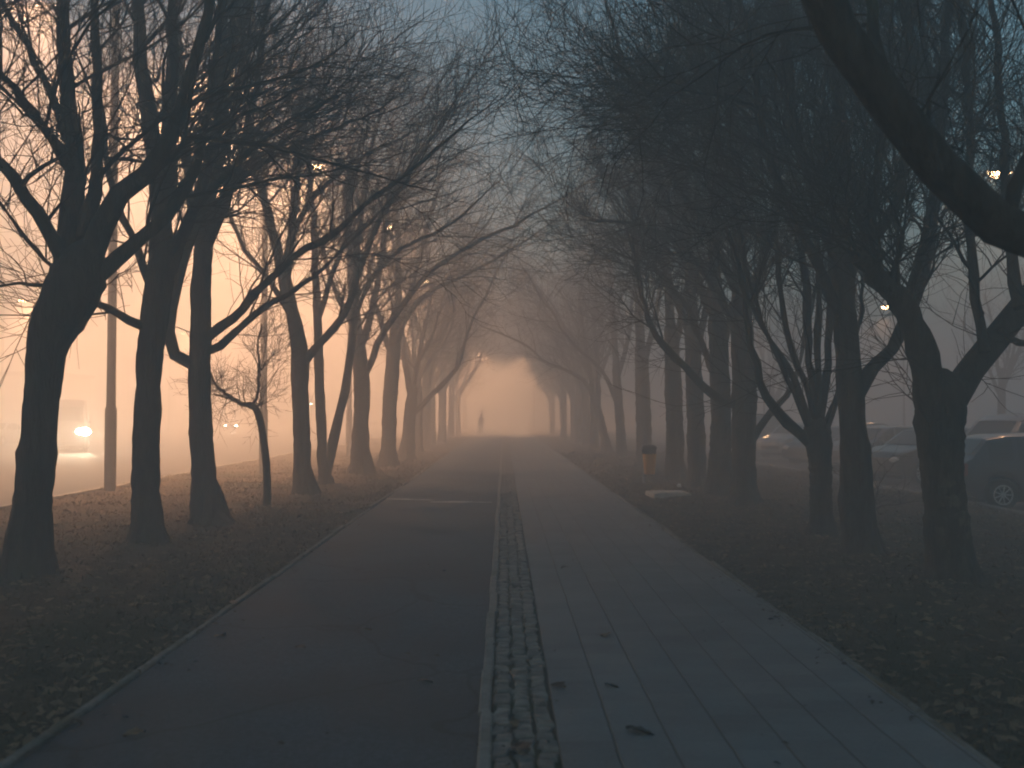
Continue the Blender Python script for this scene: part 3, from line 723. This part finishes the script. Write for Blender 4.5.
# low dead shrub by the right trees
def shrub(loc, label):
    g = np.random.default_rng(77); gg = Geo(); n = 12
    S = np.zeros((n, 3)) + g.normal(0, .05, (n, 3)) * (1, 1, 0); a = g.uniform(0, 6.28, n)
    D = np.stack([np.cos(a) * .8 + .3, np.sin(a) * .6, g.uniform(.5, 1.2, n)], -1)
    P1 = grow(S, D, g.uniform(.7, 1.5, n), 9, .13, np.array((0, 0, -.03)), g); R1 = np.full(n, .012)[:, None] * np.linspace(1, .3, 9)[None]
    gg.tubes(P1, R1, 5, cap=False)
    S, D, r, t = spawn(P1, R1, 7, .2, 1, .4, 1.0, g); P2 = grow(S, D, g.uniform(.2, .6, len(S)), 5, .15, np.zeros(3), g)
    gg.tubes(P2, np.full(len(S), .0055)[:, None] * np.linspace(1, .4, 5)[None], 3, cap=False)
    o = gg.build('dead_shrub', M_TWIG); o.location = loc; tag(o, label, 'shrub')
p = P(872, 500, 18.5); shrub((p[0], 18.5, float(gz(p[0], 18.5))), 'low leafless shrub behind the tall straight right tree')

# ------------------------------------------------------------------ street lamps
def lamp_root(label, group, head, arm, H, m_em, watts, pole_r=(.13, .08), color=SODIUM, name='street_lamp', rz=0.0, tilt=38, spread=160, glow=0):
    """head: where the lamp hangs; pole stands arm metres to +x of it (rotated by rz)"""
    hx, hy = head
    base = (hx + arm * math.cos(rz), hy + arm * math.sin(rz)); z0 = float(gz(*base))
    root = empty(name, (base[0], base[1], z0), label, 'street lamp', group, rz=rz)
    h = H - z0
    Geo().tube([(0, 0, -.2), (0, 0, 1.9), (0, 0, 1.98), (0, 0, h - .25)], [pole_r[0], pole_r[0], pole_r[0] * .78, pole_r[1]], 14).build('pole', M_POLE, root)
    pts = catmull([(0, 0, h - .4), (-.08, 0, h - .05), (-arm * .4, 0, h + .10), (-arm + .25, 0, h + .12)], 10)
    Geo().tube(pts, .04, 8).build('arm', M_METAL, root)
    # cobra style head
    g = Geo(); L_ = .75
    secs = [(-arm + .30, .05, .04), (-arm + .18, .10, .07), (-arm - .05, .15, .09), (-arm - .30, .14, .075), (-arm - .42, .06, .03)]
    V = []; n = 10
    for x, w, hh in secs:
        for k in range(n):
            a = k * math.pi / (n - 1); V.append((x, math.cos(a) * w, h + .09 + math.sin(a) * hh))
    Q = [(i * n + k, (i + 1) * n + k, (i + 1) * n + k + 1, i * n + k + 1) for i in range(len(secs) - 1) for k in range(n - 1)]
    g.add(V, Q).build('lamp_head', M_METAL, root)
    bm = bmesh.new(); bmesh.ops.create_uvsphere(bm, u_segments=14, v_segments=8, radius=1)
    for v in bm.verts: v.co = Vector((v.co.x * .30 - arm - .1, v.co.y * .15, min(v.co.z, .25) * .14 + h + .075))
    Geo().bm(bm).build('diffuser', m_em, root)
    ld = bpy.data.lights.new('bulb', 'SPOT'); ld.energy = watts; ld.color = color; ld.shadow_soft_size = .35; ld.spot_size = R(spread); ld.spot_blend = .7
    lo = bpy.data.objects.new('bulb', ld); COL.objects.link(lo); lo.parent = root; lo.location = (-arm - .1, 0, h - .19); lo.rotation_euler = (0, R(tilt), 0)
    if glow:
        l2 = bpy.data.lights.new('bowl_light', 'POINT'); l2.energy = watts * glow; l2.color = color; l2.shadow_soft_size = .25
        b2 = bpy.data.objects.new('bowl_light', l2); COL.objects.link(b2); b2.parent = root; b2.location = (-arm - .1, 0, h - .2)
    return root
GS = 'street lamps along the road'
WL = 10500
lamp_root('grey lamp post nearest on the left, standing between the first two trees', GS, (P(110, 490, 23.7)[0] - 1.5, 23.7), 1.5, 12, M_LAMP, WL * .3, (.135, .09))
for (px, py, Y, lb) in ((222, 80, 30.5, 'lamp post behind the spindly young tree, lit head glowing through the left branches'),
                        (318, 168, 41.5, 'lamp post behind the twin stemmed tree, lit head shining between branches'),
                        (390, 228, 55, 'lamp post behind the forked hazy left tree, small lit head')):
    q = P(px, py, Y); lamp_root(lb, GS, (q[0], Y), 1.35, q[2], M_LAMP, WL * .85, tilt=42, glow=.16)
for (px, py, Y, lb) in ((425, 282, 78, 'faint lamp post far along the left tree row, before the last one'), (449, 325, 105, 'faintest lamp post, added beyond the others along the left tree row')):  # the farther lamp is added to strengthen the fog glow at middle distance
    q = P(px, py, Y); lamp_root(lb, GS, (q[0], Y), 1.2, q[2], M_LAMP, WL * 1.5, tilt=25, glow=.12)
for (x, Y, lb) in ((-38.6, 80, 'distant lamp post across the road, lit point beside the thick left tree'),
                   (-36, 112, 'distant lamp post across the road between the second and third left trees')):
    r = lamp_root(lb, GS, (x, Y), 1.4, 10.8, M_LAMP, WL * 1.5, rz=math.pi)
# lamps where the path meets the cross street
for (x, Y, H, lb) in ((-3.2, 93, 8.2, 'lamp post left of the path at the far foggy end'), (2.4, 110, 8.6, 'lamp post right of the path at the far foggy end')):
    lamp_root(lb, 'lamps at the far end of the path', (x, Y), .9, H, M_LAMP_FAR, 20000, (.08, .05), tilt=0, rz=0 if x > 0 else math.pi)
# car park lamps
for (px, py, Y, w, lb) in ((1003, 176, 27, 350, 'car park lamp shining under the heavy limb at the right edge'), (888, 308, 60, 500, 'distant car park lamp behind the tall straight right tree'),
                        (749, 323, 62, 300, 'small distant car park lamp beside the thick dark right trunk')):
    q = P(px, py, Y); lamp_root(lb, 'car park lamps', (q[0], Y), .9, q[2], M_LAMP_LOT, w, (.07, .045), tilt=0)

# ------------------------------------------------------------------ cars
def paint(name, c): 
    m = mat(name, c, .28, .25, .5); m.node_tree.nodes['Principled BSDF'].inputs['Coat Weight'].default_value = .5; return m
PAINTS = {'dark blue': paint('dark_blue_paint', (.02, .03, .05)), 'grey': paint('grey_paint', (.12, .12, .13)), 'silver': paint('silver_paint', (.30, .31, .32)),
          'white': paint('white_paint', (.7, .7, .69)), 'black': paint('black_paint', (.012, .012, .013)), 'red': paint('maroon_paint', (.12, .03, .025))}
def car(label, group, loc, heading, colour, style='hatch', lit=False, name='parked_car', beam=2000):
    """heading: direction the nose points (radians from +x)"""
    root = empty(name, loc, label, 'car', group, rz=heading)
    if style == 'hatch':
        Lh = 1.95; roof = [(-1.95, .62), (-1.93, .92), (-1.80, 1.0), (-1.45, 1.40), (-1.1, 1.47), (-.3, 1.50), (.25, 1.44), (.95, 1.02), (1.2, .97), (1.7, .86), (1.93, .70), (1.95, .55)]
        wins = [(-1.45, -.98), (-.88, -.12), (-.02, .72)]; ws = (.30, .92); rs = (-1.74, -1.48)
    elif style == 'sedan':
        Lh = 2.2; roof = [(-2.2, .6), (-2.18, .9), (-1.9, 1.0), (-1.55, 1.02), (-.95, 1.38), (-.3, 1.44), (.25, 1.40), (1.0, 1.0), (1.3, .95), (1.9, .84), (2.17, .68), (2.2, .55)]
        wins = [(-1.25, -.88), (-.80, -.05), (.05, .80)]; ws = (.30, .97); rs = (-1.50, -1.0)
    elif style == 'truck':
        Lh = 3.0; roof = [(-3.0, .9), (-2.98, 2.6), (-2.9, 2.68), (1.9, 2.68), (2.15, 2.62), (2.45, 2.35), (2.82, 1.55), (2.92, 1.42), (2.98, 1.0), (3.0, .6)]
        wins = [(-2.6, -2.3), (1.0, 1.5), (1.55, 2.2)]; ws = (2.48, 2.80); rs = (-2.24, -2.21)
    else:
        Lh = 2.25; roof = [(-2.25, .7), (-2.24, 1.2), (-2.2, 1.75), (-1.9, 1.86), (-.5, 1.9), (.4, 1.84), (.75, 1.72), (1.45, 1.12), (1.75, 1.05), (2.15, .88), (2.24, .7), (2.25, .55)]
        wins = [(-1.9, -1.1), (-.95, -.1), (.05, .95)]; ws = (.78, 1.42); rs = (-2.24, -2.21)
    belt = {'van': 1.12, 'truck': 1.45}.get(style, .93); kw = 1.25 if style == 'truck' else 1.0; hz = 1.05 if style == 'truck' else .66; hs = 2.2 if style == 'truck' else 1.0
    xw = (-Lh + .72, Lh - .78); wr = .31
    X = np.unique(np.concatenate([np.linspace(-Lh, Lh, 46), [r[0] for r in roof], [x + s * (wr + .055) for x in xw for s in (-1, 1)], [x + s * (wr + .05) for x in xw for s in (-1, 1)]]))
    ztop = np.interp(X, [r[0] for r in roof], [r[1] for r in roof])
    hw = kw * .84 * (1 - .10 * np.abs(X / Lh) ** 6 - .05 * np.abs(X / Lh) ** 2)
    zb = np.full_like(X, .22) + .12 * np.clip((np.abs(X) - Lh + .35) / .35, 0, 1)
    for x0 in xw:
        dd = (wr + .055) ** 2 - (X - x0) ** 2
        zb = np.maximum(zb, np.where(dd > 0, wr + np.sqrt(np.maximum(dd, 0)), 0))
    rings = []
    for x, zt, w, z0 in zip(X, ztop, hw, zb):
        zbelt = min(belt, zt - .03); up = max(0, zt - belt); wt = w * .97 - .30 * min(up, .5) * .9
        zl = min(z0 + .1, zbelt - .03); zm = max(min(.62, zbelt - .02), zl + .01); zm = min(zm, zbelt - .005)
        rings.append([(x, 0, z0), (x, w * .86, z0), (x, w * .97, z0), (x, w * 1.0, zl), (x, w * 1.0, zm), (x, w * .965, zbelt), (x, wt if up > .02 else w * .90, zt - .035 if up > .08 else zt - .008), (x, (wt if up > .02 else w * .9) * .82, zt), (x, 0, zt + .012)])
    Rg = np.array(rings); nr = Rg.shape[1]; Rm = Rg.copy(); Rm[:, :, 1] *= -1
    full = np.concatenate([Rg, Rm[:, -2:0:-1]], 1); nf = full.shape[1]
    i, j = np.meshgrid(np.arange(len(X) - 1), np.arange(nf), indexing='ij'); j2 = (j + 1) % nf
    g = Geo(); g.add(full.reshape(-1, 3), np.stack([i * nf + j, (i + 1) * nf + j, (i + 1) * nf + j2, i * nf + j2], -1).reshape(-1, 4))
    for e, fl in ((0, 1), (len(X) - 1, 0)):
        half = [[k, k + 1, nf - k - 1 if k + 1 != nf - k - 1 else k, (nf - k) % nf] for k in range(nr - 1)]
        g.add(full[e], [q if len(set(q)) == 4 else [q[0], q[1], q[3], q[3]] for q in half])
    g.build('body', PAINTS[colour], root)
    g = Geo(); g.box((-Lh + .3, -.62, .15), (Lh - .3, .62, .42)); g.build('underbody', M_BLACK, root)
    ip = lambda k, x: np.array([np.interp(x, X, Rg[:, k, c]) for c in range(3)])
    def patch(x0, x1, k0, k1, t0, t1, side, off, nx=6):
        V = []
        for x in np.linspace(x0, x1, nx):
            a, b = ip(k0, x), ip(k1, x)
            for t in np.linspace(t0, t1, 3):
                q = a * (1 - t) + b * t; V.append((q[0], (q[1] + off) * side, q[2] + off * .3))
        return V, [(3 * a + b, 3 * a + 3 + b, 3 * a + 4 + b, 3 * a + 1 + b) for a in range(nx - 1) for b in range(2)]
    for (a, b) in wins:
        for s in (1, -1): Geo().add(*patch(a, b, 5, 6, .10, .92, s, .007)).build('side_window', M_GLASS, root)
    def screen(x0, x1, nm):
        V = []; nx = 6
        for x in np.linspace(x0, x1, nx):
            y = ip(7, x)[1] * .98; zt = ip(8, x)[2]; ze = ip(7, x)[2]
            for s in np.linspace(-1, 1, 7): V.append((x + (.006 if x > 0 else -.006), y * s, zt * (1 - s * s) + ze * s * s + .009))
        Geo().add(V, [(7 * a + b, 7 * a + 7 + b, 7 * a + 8 + b, 7 * a + 1 + b) for a in range(nx - 1) for b in range(6)]).build(nm, M_GLASS, root)
    screen(*ws, 'windscreen')
    if style in ('hatch', 'sedan'): screen(*rs, 'rear_window')
    for s in (1, -1):
        for x0 in xw:
            t = Geo().lathe([(.20, -.10), (.29, -.105), (wr, -.07), (wr, .07), (.29, .105), (.20, .10)], 28, 'y', (x0, s * .745 * kw, wr)).build('wheel', M_TYRE, root)
            r = Geo(); yo = s * .745 * kw + s * .085
            r.lathe([(.205, -.012), (.205, .012), (.175, .012), (.17, -.02)], 28, 'y', (x0, yo, wr))
            for k in range(9):
                a = k * 2 * math.pi / 9; c, q = math.cos(a), math.sin(a); r.tube([(x0 + c * .03, yo, wr + q * .03), (x0 + c * .18, yo, wr + q * .18)], .014, 6)
            r.lathe([(0.001, .016 * s), (.05, .012 * s), (.05, -.01)], 14, 'y', (x0, yo, wr)); r.build('rim', M_RIM, t)
        mg = Geo(); mg.box((ws[1] - .22, s * .82 * kw - .01, belt + .02), (ws[1] - .08, s * .82 * kw + .13 * s + .01, belt + .14), bev=.03) if s > 0 else mg.box((ws[1] - .22, s * .82 * kw - .14, belt + .02), (ws[1] - .08, s * .82 * kw + .01, belt + .14), bev=.03)
        mg.build('mirror', PAINTS[colour], root)
        bm = bmesh.new(); bmesh.ops.create_uvsphere(bm, u_segments=14, v_segments=8, radius=1)
        for v in bm.verts: v.co = Vector((v.co.x * .11 + Lh - .08, v.co.y * .17 * hs + s * .56 * kw * (1.15 if hs > 1 else 1), v.co.z * .085 * hs + hz))
        Geo().bm(bm).build('headlight', M_HEAD if lit else M_CLEAR, root)
        g = Geo(); g.box((-Lh - .012, s * .63 * kw - .11, .66), (-Lh + .10, s * .63 * kw + .11, .92), bev=.02); g.build('tail_light', M_RED, root)
        for xh in (wins[1][0] + .12, wins[2][0] + .10):
            g = Geo(); y = ip(5, xh)[1]; g.box((xh, min(s * y, s * (y + .028)), .84), (xh + .17, max(s * y, s * (y + .028)), .875), bev=.008); g.build('door_handle', PAINTS[colour], root)
    g = Geo(); g.box((Lh - .03, -.45, .40), (Lh + .012, .45, .54), bev=.01); g.build('grille', M_BLACK, root)
    g = Geo(); g.box((-Lh - .02, -.26, .50), (-Lh + .02, .26, .61)); g.build('number_plate', M_WHITE, root)
    if lit:
        for s in (1, -1):
            ld = bpy.data.lights.new('beam', 'SPOT'); ld.energy = beam; ld.color = (1, .80, .52); ld.spot_size = R(38); ld.spot_blend = 1; ld.shadow_soft_size = .08
            lo = bpy.data.objects.new('beam', ld); COL.objects.link(lo); lo.parent = root; lo.location = (Lh + .16, s * .56 * kw * (1.15 if hs > 1 else 1), hz); lo.rotation_euler = (0, R(-90), 0)
    return root
CP = 'cars parked in the car park'
zl = -.088
c0 = P(1000, 508, 19.6)
car('dark hatchback parked side on behind the forked right tree, alloy wheel showing', CP, (c0[0] + 1.23, 20.3, zl), 0, 'dark blue')
p = P(880, 455, 31); car('grey hatchback with a sloping pale windscreen, between the two nearest right trunks', CP, (p[0] + .6, 33, zl), R(-150), 'grey')
p = P(905, 455, 36); car('maroon car tucked behind the grey hatchback', CP, (p[0] + 1.6, 37, zl), R(-150), 'red', 'sedan')
p = P(793, 455, 42); car('silver car with its nose towards the path, beside the broom shaped tree', CP, (p[0] + .6, 43.5, zl), R(-140), 'silver')
p = P(768, 452, 46); car('dark van parked behind the silver car', CP, (p[0] + .2, 50, zl), R(-140), 'black', 'van')
p = P(975, 445, 31); car('dark sedan in the row behind the dark hatchback', CP, (p[0] + .8, 31, zl), R(-160), 'dark blue', 'sedan')
for px, Y, hd, colr, st, lb in ((928, 28, R(-155), 'black', 'hatch', 'black hatchback half hidden behind the forked right tree'), (1016, 27, R(-150), 'grey', 'van', 'dark van standing behind the dark hatchback at the right edge'),
        (838, 37, R(-148), 'dark blue', 'sedan', 'dark sedan seen between the broom shaped tree and the straight tree'), (858, 47, R(-145), 'grey', 'hatch', 'grey car in the far row behind the straight right tree'),
        (748, 57, R(-140), 'dark blue', 'hatch', 'farthest parked car, a hazy shape beside the thick dark right trunk')):
    p = P(px, 450, Y); car(lb, CP, (p[0], Y, zl), hd, colr, st)
GT = 'traffic on the road'
def tocam(x, y): return math.atan2(-y, -x)
p = P(84, 430, 50); car('oncoming small truck with a dazzling headlight, between the two leftmost trees', GT, (p[0] - 2.1, 53, -.145), R(-69), 'grey', 'truck', True, 'moving_truck', 1500)['category'] = 'truck'
p = P(-1, 431, 62); car('car with lit headlights at the left edge of the picture', GT, (p[0], 62, -.145), R(-86), 'silver', 'sedan', True, 'moving_car')
p = P(226, 418, 112); car('distant van with small lit headlights between the third tree and the young tree', GT, (-30.5, 112, -.145), R(-75), 'white', 'van', True, 'moving_car')

# traffic signal far down the road
def signal():
    Y = 88; p = P(311, 404, Y); z0 = -.02
    root = empty('traffic_light', (p[0], Y, z0), 'distant traffic signal showing a pale green light beside the curved left tree', 'traffic light')
    h = p[2] - z0
    Geo().tube([(0, .1, -.2), (0, .1, h + .5)], .05, 10).build('pole', M_METAL, root)
    g = Geo(); g.box((-.15, -.02, h - .2), (.15, .09, h + .72), bev=.02); g.build('signal_head', M_BLACK, root)
    for k in range(3):
        bm = bmesh.new(); bmesh.ops.create_uvsphere(bm, u_segments=12, v_segments=8, radius=.1)
        for v in bm.verts: v.co = Vector((v.co.x, v.co.y * .4 - .03, v.co.z + h + k * .26))
        Geo().bm(bm).build('lens', M_GREEN if k == 0 else M_RED, root)
signal()

# ------------------------------------------------------------------ buildings lost in the fog
def building(label, x0, y0, w, d, h, storeys, nwin, group='buildings across the road'):
    root = empty('apartment_block', (x0 + w / 2, y0 + d / 2, -.16), label, 'building', group)
    g = Geo(); g.box((-w / 2, -d / 2, -.3), (w / 2, d / 2, h)); g.build('wall', M_WALL, root, False)
    g = Geo(); g.box((-w / 2 - .25, -d / 2 - .25, h + .003), (w / 2 + .25, d / 2 + .25, h + .35)); g.build('roof', M_ROOF, root, False)
    for s in range(storeys):
        z = 1.1 + s * (h / storeys)
        for k in range(nwin):
            x = -w / 2 + (k + .5) * w / nwin
            f = Geo(); f.box((x - .62, -d / 2 - .06, z - .05), (x + .62, -d / 2 - .003, z + 1.45)); f = f.build('window', M_WHITE, root, False)
            g = Geo(); g.box((x - .54, -d / 2 - .075, z + .03), (x + .54, -d / 2 - .062, z + 1.37)); g.build('pane', M_WIN, f, False)
building('low building across the road, faint grey block at the left edge', -58, 92, 16, 10, 5.5, 2, 5)
building('taller foggy block across the road behind the headlights', -41, 128, 12, 10, 8.4, 3, 4)

# ------------------------------------------------------------------ litter bin, slab, paper
def litter_bin():
    Y = 26.2; p = P(649, 483, Y)
    root = empty('litter_bin', (p[0], Y, float(gz(p[0], Y))), 'orange litter bin with a dark hood on a thin post beside the path', 'litter bin')
    Geo().tube([(-.13, .12, -.2), (-.13, .12, 1.02)], .028, 10).build('post', M_METAL, root)
    bm = bmesh.new(); n = 18
    def ring(w, d, z): return [bm.verts.new((math.copysign(abs(math.cos(a)) ** .6, math.cos(a)) * w, math.copysign(abs(math.sin(a)) ** .6, math.sin(a)) * d - .1, z)) for a in [k * 2 * math.pi / n for k in range(n)]]
    rs = [ring(.11, .09, .24), ring(.135, .11, .26), ring(.155, .125, .5), ring(.175, .14, .74), ring(.182, .147, .745), ring(.182, .147, .77), ring(.16, .13, .772), ring(.14, .11, .3)]
    for a, b in zip(rs, rs[1:]):
        for k in range(n): bm.faces.new((a[k], a[(k + 1) % n], b[(k + 1) % n], b[k]))
    bm.faces.new(rs[0][::-1]); bm.faces.new(rs[-1])
    Geo().bm(bm).build('bucket', M_ORANGE, root)
    bm = bmesh.new()
    rs = [ring(.19, .155, .90), ring(.195, .16, .905), ring(.18, .145, .97), ring(.10, .08, 1.01)]
    for a, b in zip(rs, rs[1:]):
        for k in range(n): bm.faces.new((a[k], a[(k + 1) % n], b[(k + 1) % n], b[k]))
    bm.faces.new(rs[0][::-1]); bm.faces.new(rs[-1])
    g = Geo().bm(bm)
    g.box((-.185, -.03, .74), (-.14, .05, .92)).box((.14, -.03, .74), (.185, .05, .92)).box((-.16, .02, .75), (.16, .045, .92))
    g.build('hood', M_BLACK, root)
litter_bin()
def slab():
    Y = 21.9; p = P(668, 496.5, Y); g = Geo(); g.box((-.41, -.45, -.06), (.41, .45, .07), bev=.02)
    g.box((-.3, -.33, .071), (.3, .33, .083), bev=.006)
    o = g.build('concrete_cover', M_CONC); o.location = (p[0], Y, float(gz(p[0], Y))); o.rotation_euler.z = R(4)
    tag(o, 'pale concrete cover slab lying in the grass right of the path', 'manhole cover')
    Y = 24.3; p = P(679, 489, Y)
    bm = bmesh.new(); bmesh.ops.create_icosphere(bm, subdivisions=2, radius=.055)
    for v in bm.verts: v.co *= rng.uniform(.65, 1.2)
    o = Geo().bm(bm).build('crumpled_paper', M_LITTER, smooth=False); o.location = (p[0], Y, float(gz(p[0], Y)) + .045)
    tag(o, 'crumpled white scrap of paper on the grass behind the pale slab', 'litter')
slab()
# pale broken limb caught by the car park lamp
def dead_limb():
    Y = 10.95
    pts = [P(x, y, Y) for x, y in ((921, 306), (932, 309), (945, 314), (956, 322), (966, 330), (978, 333), (983, 335))]
    w = np.array([3, 4.5, 8, 7, 3.5, 4.2, 2]) * Y / F / 2
    q = catmull(np.c_[pts, w], 20)
    return q

# ------------------------------------------------------------------ distant walker
def person():
    Y = 90; p = P(482, 431, Y)
    x = -2.05
    J = [(0, 0, .95), (.0, .02, 1.18), (0, .02, 1.40), (0, .0, 1.50), (0, -.02, 1.62), (0, -.02, 1.72),
         (-.19, .01, 1.42), (-.24, .06, 1.15), (-.23, -.04, .90), (-.23, -.07, .80), (.19, .01, 1.42), (.25, -.02, 1.14), (.23, -.16, .92), (.22, -.2, .83),
         (-.10, 0, .90), (-.11, .12, .50), (-.11, .26, .12), (-.11, .16, .04), (.10, 0, .90), (.11, -.14, .50), (.11, -.12, .08), (.11, -.27, .04)]
    E = [(0, 1), (1, 2), (2, 3), (3, 4), (4, 5), (2, 6), (6, 7), (7, 8), (8, 9), (2, 10), (10, 11), (11, 12), (12, 13), (0, 14), (14, 15), (15, 16), (16, 17), (0, 18), (18, 19), (19, 20), (20, 21)]
    rad = [.16, .15, .16, .06, .095, .09, .075, .058, .045, .04, .075, .058, .045, .04, .11, .075, .05, .045, .11, .075, .05, .045]
    me = bpy.data.meshes.new('person'); me.from_pydata(J, E, []); me.update()
    o = link('person', me, M_CLOTH); o.location = (x, Y, .01)
    sk = o.modifiers.new('skin', 'SKIN')
    for v, r in zip(me.skin_vertices[0].data, rad): v.radius = (r, r * .85)
    me.skin_vertices[0].data[0].use_root = True
    ss = o.modifiers.new('sub', 'SUBSURF'); ss.levels = 1; ss.render_levels = 2
    bm = bmesh.new(); bmesh.ops.create_uvsphere(bm, u_segments=14, v_segments=10, radius=.112)
    for v in bm.verts: v.co = Vector((v.co.x * .95, v.co.y + .01, v.co.z + 1.69 if v.co.z > -.05 else 1.64))
    h = Geo().bm(bm).build('hair', M_BLACK, o)
    tag(o, 'lone person in dark clothing walking on the path in the distant fog', 'person')
person()

# ------------------------------------------------------------------ haze, sky, sun
HZ = bpy.data.materials.new('fog'); HZ.use_nodes = True
nt = HZ.node_tree; nt.nodes.remove(nt.nodes['Principled BSDF'])
pv = nt.nodes.new('ShaderNodeVolumePrincipled'); pv.inputs['Color'].default_value = (.96, .96, .96, 1); pv.inputs['Density'].default_value = .030; pv.inputs['Anisotropy'].default_value = .12
pv.inputs['Density Attribute'].default_value = ''
nt.links.new(pv.outputs[0], nt.nodes['Material Output'].inputs['Volume'])
HZ.cycles.homogeneous_volume = True
g = Geo(); g.box((-310, -60, -1.6), (250, 410, 15.5)); hz = g.build('haze', HZ, smooth=False); hz['kind'] = 'stuff'

SUN_EL, SUN_AZ = R(3.0), R(200)
w = bpy.data.worlds.new('World'); scene.world = w; w.use_nodes = True
sky = w.node_tree.nodes.new('ShaderNodeTexSky'); sky.sky_type = 'NISHITA'; sky.sun_disc = False
sky.sun_elevation = SUN_EL; sky.sun_rotation = SUN_AZ; sky.ozone_density = 2.3
bg = w.node_tree.nodes['Background']; bg.inputs['Strength'].default_value = .15
tn = w.node_tree.nodes.new('ShaderNodeMixRGB'); tn.blend_type = 'MULTIPLY'; tn.inputs['Fac'].default_value = 1; tn.inputs['Color2'].default_value = (.87, 1.08, .985, 1)
w.node_tree.links.new(sky.outputs[0], tn.inputs['Color1']); w.node_tree.links.new(tn.outputs[0], bg.inputs[0])
sd = bpy.data.lights.new('sun', 'SUN'); sd.energy = .03; sd.angle = R(12); sd.color = (1, .9, .8)
so = bpy.data.objects.new('sun', sd); COL.objects.link(so)
dirv = Vector((math.sin(SUN_AZ) * math.cos(R(8)), math.cos(SUN_AZ) * math.cos(R(8)), math.sin(R(8))))
so.rotation_euler = dirv.to_track_quat('Z', 'Y').to_euler()

scene.view_settings.view_transform = 'Standard'; scene.view_settings.look = 'None'
scene.view_settings.exposure = 1.12; scene.view_settings.gamma = 1
cy = scene.cycles
cy.use_denoising = True; cy.filter_width = 1.9
cy.max_bounces = 6; cy.diffuse_bounces = 2; cy.glossy_bounces = 2; cy.volume_bounces = 2; cy.transmission_bounces = 2
cy.sample_clamp_indirect = 4
